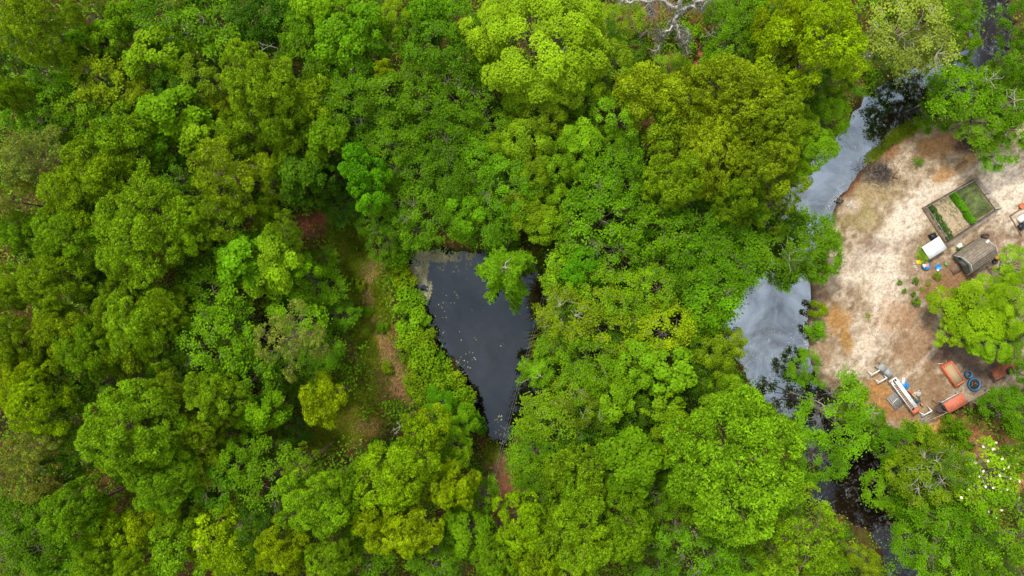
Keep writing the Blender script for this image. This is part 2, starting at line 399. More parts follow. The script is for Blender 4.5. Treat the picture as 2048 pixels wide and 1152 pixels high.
nx, ny = len(gx), len(gy)
mb = MB()
ii = (np.arange(ny - 1)[:, None] * nx + np.arange(nx - 1)[None]).ravel()
mb.quads(np.stack([GX, GY, GZ], -1).reshape(-1, 3), np.stack([ii, ii + 1, ii + 1 + nx, ii + nx], 1))
ground = mb.obj('ground', M['ground'], smooth=True)
ta = ground.data.attributes.new('tint', 'FLOAT_COLOR', 'POINT')
ta.data.foreach_set('color', np.concatenate([GC.reshape(-1, 3), np.ones((nx * ny, 1))], 1).astype(np.float32).ravel())
tag(ground, 'sandy yard soil and brown leaf litter of the forest floor', 'ground', kind='structure')

def water_mat(name, deep, film, gloss_lo, gloss_hi, film_amt, tint, scale=0.35, rough=0.02, reach=None):
    m, N, L = new_mat(name)
    out = N.new('ShaderNodeOutputMaterial'); tc = N.new('ShaderNodeTexCoord')
    n1 = N.new('ShaderNodeTexNoise'); n1.inputs['Scale'].default_value = scale; n1.inputs['Detail'].default_value = 8; n1.inputs['Roughness'].default_value = 0.6; n1.inputs['Distortion'].default_value = 0.8
    n2 = N.new('ShaderNodeTexNoise'); n2.inputs['Scale'].default_value = scale * 5; n2.inputs['Detail'].default_value = 10; n2.inputs['Roughness'].default_value = 0.7; n2.inputs['Distortion'].default_value = 1.6
    L.new(tc.outputs['Object'], n1.inputs['Vector']); L.new(tc.outputs['Object'], n2.inputs['Vector'])
    d = N.new('ShaderNodeBsdfDiffuse'); g = N.new('ShaderNodeBsdfGlossy'); g.inputs['Roughness'].default_value = rough; g.inputs['Color'].default_value = (*tint, 1)
    fr = N.new('ShaderNodeMapRange'); fr.inputs['From Min'].default_value = 0.54; fr.inputs['From Max'].default_value = 0.72; fr.inputs['To Max'].default_value = film_amt
    cm = N.new('ShaderNodeMixRGB'); cm.inputs['Color1'].default_value = (*deep, 1); cm.inputs['Color2'].default_value = (*film, 1)
    L.new(n2.outputs['Fac'], fr.inputs['Value']); L.new(fr.outputs['Result'], cm.inputs['Fac']); L.new(cm.outputs['Color'], d.inputs['Color'])
    gr = N.new('ShaderNodeMapRange'); gr.name = 'filmvar'; gr.inputs['From Min'].default_value = 0.35; gr.inputs['From Max'].default_value = 0.65; gr.inputs['To Min'].default_value = gloss_lo; gr.inputs['To Max'].default_value = gloss_hi
    if reach:   # gloss cut by position to darken the narrow reaches, standing in for tree reflections
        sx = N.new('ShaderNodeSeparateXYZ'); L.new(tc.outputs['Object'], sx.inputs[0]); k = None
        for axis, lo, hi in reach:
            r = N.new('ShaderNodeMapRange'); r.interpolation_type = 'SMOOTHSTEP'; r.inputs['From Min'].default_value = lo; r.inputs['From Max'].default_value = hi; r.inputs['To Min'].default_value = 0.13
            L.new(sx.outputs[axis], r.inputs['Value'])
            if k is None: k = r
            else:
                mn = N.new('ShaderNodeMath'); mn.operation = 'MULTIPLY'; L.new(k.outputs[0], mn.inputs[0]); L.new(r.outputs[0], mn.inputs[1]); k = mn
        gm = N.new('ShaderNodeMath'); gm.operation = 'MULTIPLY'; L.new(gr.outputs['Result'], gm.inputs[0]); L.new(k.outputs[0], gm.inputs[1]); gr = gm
    L.new(n1.outputs['Fac'], N['filmvar'].inputs['Value'])
    bp = N.new('ShaderNodeBump'); bp.inputs['Strength'].default_value = 0.02; bp.inputs['Distance'].default_value = 0.02
    L.new(n2.outputs['Fac'], bp.inputs['Height']); L.new(bp.outputs['Normal'], g.inputs['Normal'])
    mx = N.new('ShaderNodeMixShader'); L.new(gr.outputs[0], mx.inputs['Fac']); L.new(d.outputs['BSDF'], mx.inputs[1]); L.new(g.outputs['BSDF'], mx.inputs[2])
    L.new(mx.outputs['Shader'], out.inputs['Surface'])
    return m
M['pond'] = water_mat('pond_water', (0.006, 0.0045, 0.003), (0.10, 0.10, 0.07), 0.052, 0.068, 0.10, (0.66, 0.82, 1.0))
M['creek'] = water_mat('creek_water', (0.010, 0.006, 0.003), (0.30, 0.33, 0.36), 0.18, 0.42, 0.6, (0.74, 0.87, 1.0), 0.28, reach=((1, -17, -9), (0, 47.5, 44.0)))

def water_sheet(name, poly, mat, label):
    """a fine sheet over the basin; the banks rise through its rim"""
    p = np.array(poly); x0, y0 = p.min(0) - 2; x1, y1 = p.max(0) + 2
    xs = np.arange(x0, x1, 0.6); ys = np.arange(y0, y1, 0.6)
    X, Y = np.meshgrid(xs, ys); sd = poly_sd(X, Y, poly)
    keep = sd < 1.3; idx = np.full(X.shape, -1); idx[keep] = np.arange(keep.sum())
    V = np.stack([X[keep], Y[keep], np.full(keep.sum(), WATER_Z)], 1)
    a, bb, c, d = idx[:-1, :-1], idx[:-1, 1:], idx[1:, 1:], idx[1:, :-1]
    ok = (a >= 0) & (bb >= 0) & (c >= 0) & (d >= 0)
    mb = MB(); mb.quads(V, np.stack([a[ok], bb[ok], c[ok], d[ok]], 1))
    o = mb.obj(name, mat); return tag(o, label, 'water', kind='structure')
water_sheet('pond', gPOND, M['pond'], 'dark slate pond water in the middle of the wood')
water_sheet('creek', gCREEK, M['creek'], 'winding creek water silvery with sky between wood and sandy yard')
# ------------------------------------------------------------------ tree kinds
def rdir(rng, n):
    return nrm(rng.normal(size=(n, 3)))

def kites(mb, C, Nn, Ln, Wd, rng, a, tdir=None, droop=0.18):
    n = len(C); Nn = nrm(Nn)
    t = rdir(rng, n) if tdir is None else np.asarray(tdir, float) + rng.normal(size=(n, 3)) * 0.25
    t = nrm(t - (t * Nn).sum(1, keepdims=True) * Nn); b = np.cross(Nn, t)
    Ln = np.broadcast_to(Ln, (n,))[:, None]; Wd = np.broadcast_to(Wd, (n,))[:, None]
    V = np.stack([C - t * Ln * 0.5, C + b * Wd * 0.5 + t * Ln * 0.05 + Nn * Wd * 0.15, C + t * Ln * 0.5 - Nn * Ln * droop, C - b * Wd * 0.5 + t * Ln * 0.05 + Nn * Wd * 0.15], 1)
    mb.quads(V.reshape(-1, 3), None, a)

def limb(mb, p, q, r0, r1, rng, n=5, seg=5, sag=0.12):
    p, q = np.asarray(p, float), np.asarray(q, float); t = np.linspace(0, 1, seg)[:, None]
    d = np.linalg.norm(q - p); pts = p + (q - p) * t + np.sin(t * np.pi) * rng.normal(size=3) * d * sag
    pts[1:-1] += rng.normal(size=(seg - 2, 3)) * d * 0.025
    mb.tube(pts, np.linspace(r0, r1, seg), n)
    return pts

def dome_points(rng, n, R, hz, zc, phimax, jag, k0, lo=0.86, rg=0.2):
    i = np.arange(n) + 0.5
    ph = np.arccos(1 - (1 - math.cos(phimax)) * i / n) + rng.normal(size=n) * 0.10
    th = i * 2.399963 + k0 + rng.normal(size=n) * 0.28
    rr = R * (1 - jag + 2 * jag * vnoise(np.cos(th) * 1.6 + k0 * 7 + 20, np.sin(th) * 1.6 + k0 * 3 + 20)) * (lo + rg * rng.rand(n))
    return np.stack([rr * np.sin(ph) * np.cos(th), rr * np.sin(ph) * np.sin(th), zc + hz * np.cos(ph) * (0.85 + 0.25 * rng.rand(n))], 1)

def tufts(mb, C, A, ln, wd, k, rng, a):
    """brushes of needles round the axis of each shoot"""
    n = len(C); A = nrm(A); b = nrm(np.cross(A, rdir(rng, n))); c = np.cross(A, b)
    th = rng.rand(n, k) * 2 * np.pi; ph = np.radians(12 + 78 * np.sqrt(rng.rand(n, k)))
    D = A[:, None] * np.cos(ph)[..., None] + (b[:, None] * np.cos(th)[..., None] + c[:, None] * np.sin(th)[..., None]) * np.sin(ph)[..., None]
    side = nrm(np.cross(D, rng.normal(size=(n, k, 3))))
    l = ln * (0.75 + 0.4 * rng.rand(n, k))[..., None]; w = wd * (0.7 + 0.6 * rng.rand(n, k))[..., None]
    base = C[:, None] + D * l * 0.12
    V = np.stack([base, base + D * l + side * w * 0.5, base + D * l - side * w * 0.5], 2)
    aa = np.clip(np.asarray(a)[:, None] + rng.normal(size=(n, k)) * 0.14, 0, 1)
    j = max(k // 3, 4)
    mb.tris(V[:, :j].reshape(-1, 3), None, aa[:, :j].ravel())
    # the outer needles lie along the round surface of the tuft
    Dq = D[:, j:]; Cq = (C[:, None] + Dq * ln * (0.62 + 0.3 * rng.rand(n, k - j))[..., None]).reshape(-1, 3); m_ = len(Cq)
    ax = np.repeat(A, k - j, 0); td = nrm(Dq.reshape(-1, 3) * 1.0 - ax * 0.9 + rng.normal(size=(m_, 3)) * 0.15)
    kites(mb, Cq, Dq.reshape(-1, 3) + rng.normal(size=(m_, 3)) * 0.3, ln * 0.7 * rng.uniform(0.7, 1.2, m_), wd * 1.9, rng, aa[:, j:].ravel(), td, 0.1)

def kind_pine(seed, R=3.7, H=18.0, npad=46, per=38, ln=0.27, jag=0.34, gap=0.0, needles=27, padr=(0.5, 0.95), wd=0.055, hz=3.4, drop=4.6):
    rng = np.random.RandomState(seed); cr, tk = MB(), MB(); zc = H - drop
    pads = dome_points(rng, npad, R * 0.82, hz, zc, math.radians(120), jag, seed * 1.7, 0.66 if jag > 0.25 else 0.84, 0.44 if jag > 0.25 else 0.22)
    inner = dome_points(rng, max(6, npad // 4), R * 0.46, hz * 0.8, zc - 0.1, math.radians(85), 0.2, seed * 0.9, 0.6, 0.5); pads = np.concatenate([pads, inner])
    top = np.array((rng.normal() * 0.3, rng.normal() * 0.3, H - 1.2))
    tk.tube(np.array([(0, 0, -0.4), (0.05, 0, H * 0.3), top * (0.5, 0.5, 0.62), top]), [0.30 * R / 3.7, 0.25 * R / 3.7, 0.17 * R / 3.7, 0.05], 7)
    for p in pads:
        if gap and rng.rand() < gap:
            limb(tk, top * np.array((0.6, 0.6, 0)) + (0, 0, min(p[2] - 0.5, H - 2)), p, 0.045, 0.012, rng, 4); continue
        pr = rng.uniform(*padr) * R / 3.7 ** 1.0 if R < 3 else rng.uniform(*padr)
        out = nrm(p - np.array((0, 0, zc - 1.5)))
        s0 = np.array((top[0] * p[2] / H, top[1] * p[2] / H, max(min(p[2] - 0.35 - 0.25 * np.hypot(p[0], p[1]), H - 1.8), H * 0.45)))
        limb(tk, s0, p, 0.04, 0.012, rng, 4)
        n = int(per * (pr / 1.0) ** 1.6 * rng.uniform(0.8, 1.15)) + 4
        d = rdir(rng, n); d = nrm(d + out * 0.75)
        C = p + d * pr * np.array((1, 1, 0.72)) * (0.80 + 0.25 * rng.rand(n, 1))
        pa = 0.3 + 0.4 * rng.rand()
        tufts(cr, C, d + np.array((0, 0, 0.45)) + out * 0.2, ln, wd, needles, rng, np.clip(pa + rng.normal(size=n) * 0.16, 0, 1))
        for j in range(4):
            limb(tk, p - out * 0.2, C[rng.randint(n)] - d[0] * 0.1, 0.025, 0.008, rng, 3, 3)
    return dict(R=R, zc=zc + hz * 0.45, crown=cr.mesh('crown', M['needle']), trunk=tk.mesh('trunk', M['bark_pine'], True))

def skeleton(tk, rng, H, zc, lobes, r=0.2, bark=5, fork=0.42):
    f = np.array((rng.normal() * 0.25, rng.normal() * 0.25, H * fork))
    tk.tube(np.array([(0, 0, -0.4), f * 0.5 + (0.06, 0, 0), f, f + (0.1, 0.1, H * 0.18)]), [r, r * 0.8, r * 0.66, r * 0.35], 7)
    for p in lobes:
        s = f + np.array((0, 0, rng.uniform(-0.1, 0.17) * H)); s[2] = min(s[2], p[2] - 0.3)
        limb(tk, s, p, r * 0.28, 0.016, rng, bark)

def kind_gum(seed, R=2.7, H=12.0, M_=24, per=190, leaf=0.27, jag=0.26, lob=(0.55, 0.95), hz=2.7, drop=3.0, cover=0.75, bark='bark', twig=3, asp=0.72):
    """broad leaves in rounded clumps"""
    rng = np.random.RandomState(seed); cr, tk = MB(), MB(); zc = H - drop
    lobes = dome_points(rng, M_, R * cover, hz, zc, math.radians(108), jag, seed * 2.3)
    skeleton(tk, rng, H, zc, lobes)
    for p in lobes:
        lr = rng.uniform(*lob); n = int(per * (lr / 0.75) ** 2); out = nrm(p - np.array((0, 0, zc - 1.2)))
        d = nrm(rdir(rng, n) + out * 0.55 + np.array((0, 0, 0.25)))
        bump = 0.8 + 0.35 * vnoise(d[:, 0] * 3.1 + seed, d[:, 1] * 3.1 + p[0] * 3)
        C = p + d * lr * bump[:, None] * (0.72 + 0.32 * rng.rand(n, 1)) * np.array((1, 1, 0.8))
        a = np.clip(0.25 + 0.4 * rng.rand() + rng.normal(size=n) * 0.14, 0, 1)
        kites(cr, C, d * 0.55 + np.array((0, 0, 0.75)) + rng.normal(size=(n, 3)) * 0.38, leaf * rng.uniform(0.7, 1.25, n), leaf * asp * rng.uniform(0.7, 1.2, n), rng, a)
        for j in range(twig):
            limb(tk, p - out * lr * 0.5, C[rng.randint(n)], 0.022, 0.008, rng, 3, 3)
    return dict(R=R, zc=zc + hz * 0.4, crown=cr.mesh('crown', M['leaf']), trunk=tk.mesh('trunk', M[bark], True))

def kind_oak(seed, R=2.7, H=12.0, M_=34, per=7, leaf=0.19, jag=0.3, hz=2.4, drop=2.8, bark='bark', bare=0.06, flat=0.35, spread=(0.7, 1.15), phimax=104, warp=0.9):
    """lacy sprays: every branch end fans out in leafy shoots that lie nearly level"""
    rng = np.random.RandomState(seed); cr, tk = MB(), MB(); zc = H - drop
    ends = dome_points(rng, M_, R * 0.8, hz, zc, math.radians(phimax), jag, seed * 3.1)
    skeleton(tk, rng, H, zc, ends[::2])
    for p in ends:
        out = nrm(p * np.array((1, 1, 0.0)) + np.array((1e-3, 0, 0))); az0 = math.atan2(out[1], out[0]); sp = rng.uniform(*spread)
        a0 = 0.2 + 0.5 * rng.rand(); isb = rng.rand() < bare
        for j in range(per):
            az = az0 + rng.normal() * warp; l = sp * rng.uniform(0.6, 1.1)
            d = np.array((math.cos(az), math.sin(az), rng.normal() * flat * 0.6 + 0.12)); q = p + d * l
            if isb or j % 5 == 0: limb(tk, p, q + (0, 0, 0.05), 0.024, 0.007, rng, 3, 4, 0.1)
            if isb: continue
            n = int(36 * l); t = rng.rand(n, 1) ** 0.75
            C = p + d * l * t + rng.normal(size=(n, 3)) * np.array((0.15, 0.15, 0.09)) * (0.6 + 0.7 * t) - np.array((0, 0, 1)) * (t ** 2) * 0.16
            kites(cr, C, np.array((0, 0, 1.0)) + rng.normal(size=(n, 3)) * 0.42 + d * 0.2, leaf * rng.uniform(0.7, 1.3, n), leaf * 0.62 * rng.uniform(0.7, 1.25, n), rng,
                  np.clip(a0 + rng.normal() * 0.08 + rng.normal(size=n) * 0.12, 0, 1))
    return dict(R=R, zc=zc + hz * 0.4, crown=cr.mesh('crown', M['leaf']), trunk=tk.mesh('trunk', M[bark], True))

def kind_cypress(seed, R=3.0, H=12.0, nb=30):
    """long level branches carrying feathery fronds on both sides, pale limbs showing"""
    rng = np.random.RandomState(seed); cr, tk = MB(), MB(); zc = H * 0.62
    tk.tube(np.array([(0, 0, -0.5), (0, 0, H * 0.5), (0.1, 0, H)]), [0.3, 0.2, 0.03], 7)
    for i in range(nb):
        t = i / nb; z = H * (0.42 + 0.55 * t); az = i * 2.4 + rng.normal() * 0.3; l = R * (1.05 - 0.75 * t) * rng.uniform(0.75, 1.1)
        d = np.array((math.cos(az), math.sin(az), 0.12)); q = np.array((0, 0, z)) + d * l + np.array((0, 0, -0.25 * l * 0.5))
        limb(tk, (0, 0, z), q, 0.06, 0.012, rng, 4, 6, 0.06)
        nf = int(l * 9) + 3
        for j in range(nf):
            u = 0.22 + 0.78 * j / nf; o = np.array((0, 0, z)) + (q - np.array((0, 0, z))) * u
            sd = 1 if j % 2 else -1; fa = az + sd * rng.uniform(0.5, 1.0); fl = rng.uniform(0.5, 0.9) * (1.15 - 0.5 * u)
            fd = np.array((math.cos(fa), math.sin(fa), -0.12)); n = int(30 * fl) + 6; s = rng.rand(n, 1)
            C = o + fd * fl * s + rng.normal(size=(n, 3)) * 0.07 - np.array((0, 0, 0.18)) * s ** 2
            td = nrm(fd + np.array((-math.sin(fa), math.cos(fa), 0)) * rng.choice([-0.9, 0.9], (n, 1)))
            kites(cr, C, np.array((0, 0, 1.0)) + rng.normal(size=(n, 3)) * 0.35, 0.26 * rng.uniform(0.7, 1.2, n), 0.075, rng, np.clip(0.45 + rng.normal() * 0.15 + rng.normal(size=n) * 0.18, 0, 1), td)
    return dict(R=R, zc=zc, crown=cr.mesh('crown', M['leaf']), trunk=tk.mesh('trunk', M['bark_pale'], True))

def kind_shrub(seed, R=1.25, H=1.9, n=1500, leaf=0.17, jag=0.3):
    rng = np.random.RandomState(seed); cr, tk = MB(), MB()
    lobes = dome_points(rng, 12, R * 0.72, H * 0.42, H * 0.42, math.radians(100), jag, seed)
    for p in lobes:
        limb(tk, (rng.normal() * 0.06, rng.normal() * 0.06, -0.1), p, 0.03, 0.01, rng, 4, 4)
        m_ = n // 12; lr = rng.uniform(0.26, 0.46) * R
        d = nrm(rdir(rng, m_) + np.array((0, 0, 0.5))); C = p + d * lr * (0.6 + 0.5 * rng.rand(m_, 1)); C[:, 2] = np.maximum(C[:, 2], 0.06)
        kites(cr, C, d * 0.4 + np.array((0, 0, 0.8)) + rng.normal(size=(m_, 3)) * 0.4, leaf * rng.uniform(0.7, 1.3, m_), leaf * 0.66, rng, np.clip(0.25 + 0.45 * rng.rand() + rng.normal(size=m_) * 0.18, 0, 1))
    return dict(R=R, zc=H * 0.6, crown=cr.mesh('foliage', M['leaf']), trunk=tk.mesh('stem', M['bark'], True))

KIND = {
    'pine': [kind_pine(11), kind_pine(12, jag=0.44, npad=40), kind_pine(13, npad=56, padr=(0.42, 0.8)), kind_pine(14, jag=0.46, npad=38, gap=0.08), kind_pine(15, npad=50, hz=2.8), kind_pine(16, jag=0.4, npad=42, gap=0.06), kind_pine(17, jag=0.5, npad=44, padr=(0.45, 1.0)), kind_pine(18, jag=0.3, npad=48, hz=4.0)],
    'domepine': [kind_pine(19, jag=0.13, npad=64, padr=(0.5, 0.82), hz=3.0), kind_pine(20, jag=0.2, npad=58, padr=(0.5, 0.9), hz=3.3)],
    'pinesm': [kind_pine(21, R=2.1, H=13, npad=14, per=52, padr=(0.85, 1.4), hz=2.1, drop=2.8), kind_pine(22, R=2.1, H=13, npad=12, per=50, padr=(1.0, 1.6), hz=2.0, drop=2.8, jag=0.34), kind_pine(23, R=2.1, H=13, npad=16, per=46, padr=(0.9, 1.4), hz=2.3, drop=3.0, gap=0.1)],
    'palepine': [kind_pine(31, npad=30, per=24, gap=0.2, jag=0.32, needles=24, ln=0.29), kind_pine(32, npad=26, per=22, gap=0.25, jag=0.36, needles=24, ln=0.29), kind_pine(33, npad=34, per=20, gap=0.2, needles=22, ln=0.29)],
    'pompon': [kind_pine(41, R=2.6, H=14, npad=38, per=2, padr=(0.4, 0.7), ln=0.42, needles=60, jag=0.3, hz=2.2, wd=0.075)],
    'gum': [kind_gum(56, leaf=0.22, per=260, jag=0.45, M_=22, lob=(0.4, 0.95)), kind_gum(57, leaf=0.34, per=150, jag=0.38, M_=26, hz=3.2), kind_gum(51), kind_gum(52, leaf=0.31, per=170, jag=0.34, M_=20), kind_gum(53, M_=28, lob=(0.45, 0.8)), kind_gum(54, jag=0.4, M_=19, lob=(0.6, 1.05)), kind_gum(55, hz=2.1)],
    'oak': [kind_oak(67, leaf=0.24, jag=0.46, M_=34, spread=(0.6, 1.25)), kind_oak(68, jag=0.36, M_=36, hz=3.0, bare=0.1), kind_oak(69, leaf=0.16, per=9, jag=0.5, M_=30, warp=1.1), kind_oak(61), kind_oak(62, leaf=0.22, bare=0.12, jag=0.38, M_=30), kind_oak(63, M_=40, spread=(0.55, 0.95)), kind_oak(64, leaf=0.165, per=9, jag=0.34, M_=32, warp=1.3), kind_oak(65, hz=1.9, M_=36), kind_oak(66, jag=0.42, M_=28, spread=(0.85, 1.3))],
    'lime': [kind_gum(71, R=3.8, H=14, M_=46, per=420, leaf=0.15, lob=(0.6, 1.0), hz=3.0, drop=3.4, jag=0.2, cover=0.84, twig=1), kind_gum(72, R=2.4, H=11, M_=18, per=420, leaf=0.15, lob=(0.55, 0.95), hz=2.0, drop=2.4, jag=0.28, twig=1)],
    'fine': [kind_gum(75, R=2.8, M_=30, per=300, leaf=0.16, lob=(0.5, 0.85), hz=2.2, jag=0.34, twig=2), kind_gum(76, R=2.8, M_=26, per=300, leaf=0.16, lob=(0.5, 0.95), hz=2.0, jag=0.42, twig=2), kind_gum(77, R=2.8, M_=34, per=260, leaf=0.16, lob=(0.42, 0.75), hz=2.5, jag=0.38, twig=3)],
    'cypress': [kind_cypress(81), kind_cypress(82, nb=26)],
    'twiggy': [kind_oak(91, M_=36, bark='bark_pale', bare=0.16, leaf=0.17), kind_oak(92, M_=32, bark='bark_pale', bare=0.14, jag=0.4, leaf=0.17), kind_oak(93, M_=40, bark='bark_pale', bare=0.2, leaf=0.17)],
    'magnolia': [kind_gum(95, R=2.7, H=9, M_=26, per=120, leaf=0.24, lob=(0.45, 0.8), jag=0.36, hz=2.0, drop=2.6, asp=0.5, bark='bark_pale', twig=4)],
    'shrub': [kind_shrub(101), kind_shrub(102, jag=0.4), kind_shrub(103, H=1.5), kind_shrub(104, R=1.4, jag=0.45, H=1.6)],
}
# leaf colours of the kinds (real leaf albedo)
TINT = {
    'olive': (0.192, 0.318, 0.008), 'gold': (0.238, 0.350, 0.010), 'pinegreen': (0.182, 0.335, 0.008), 'yellow': (0.240, 0.380, 0.005), 'paleolive': (0.235, 0.300, 0.040),
    'dark': (0.058, 0.150, 0.005), 'mid': (0.100, 0.232, 0.005), 'green': (0.130, 0.295, 0.005), 'bright': (0.185, 0.365, 0.008), 'emerald': (0.090, 0.275, 0.004), 'lime': (0.245, 0.415, 0.010),
    'dull': (0.185, 0.300, 0.007), 'deep': (0.050, 0.140, 0.008), 'leafy': (0.215, 0.385, 0.007), 'pale': (0.225, 0.315, 0.035),
}
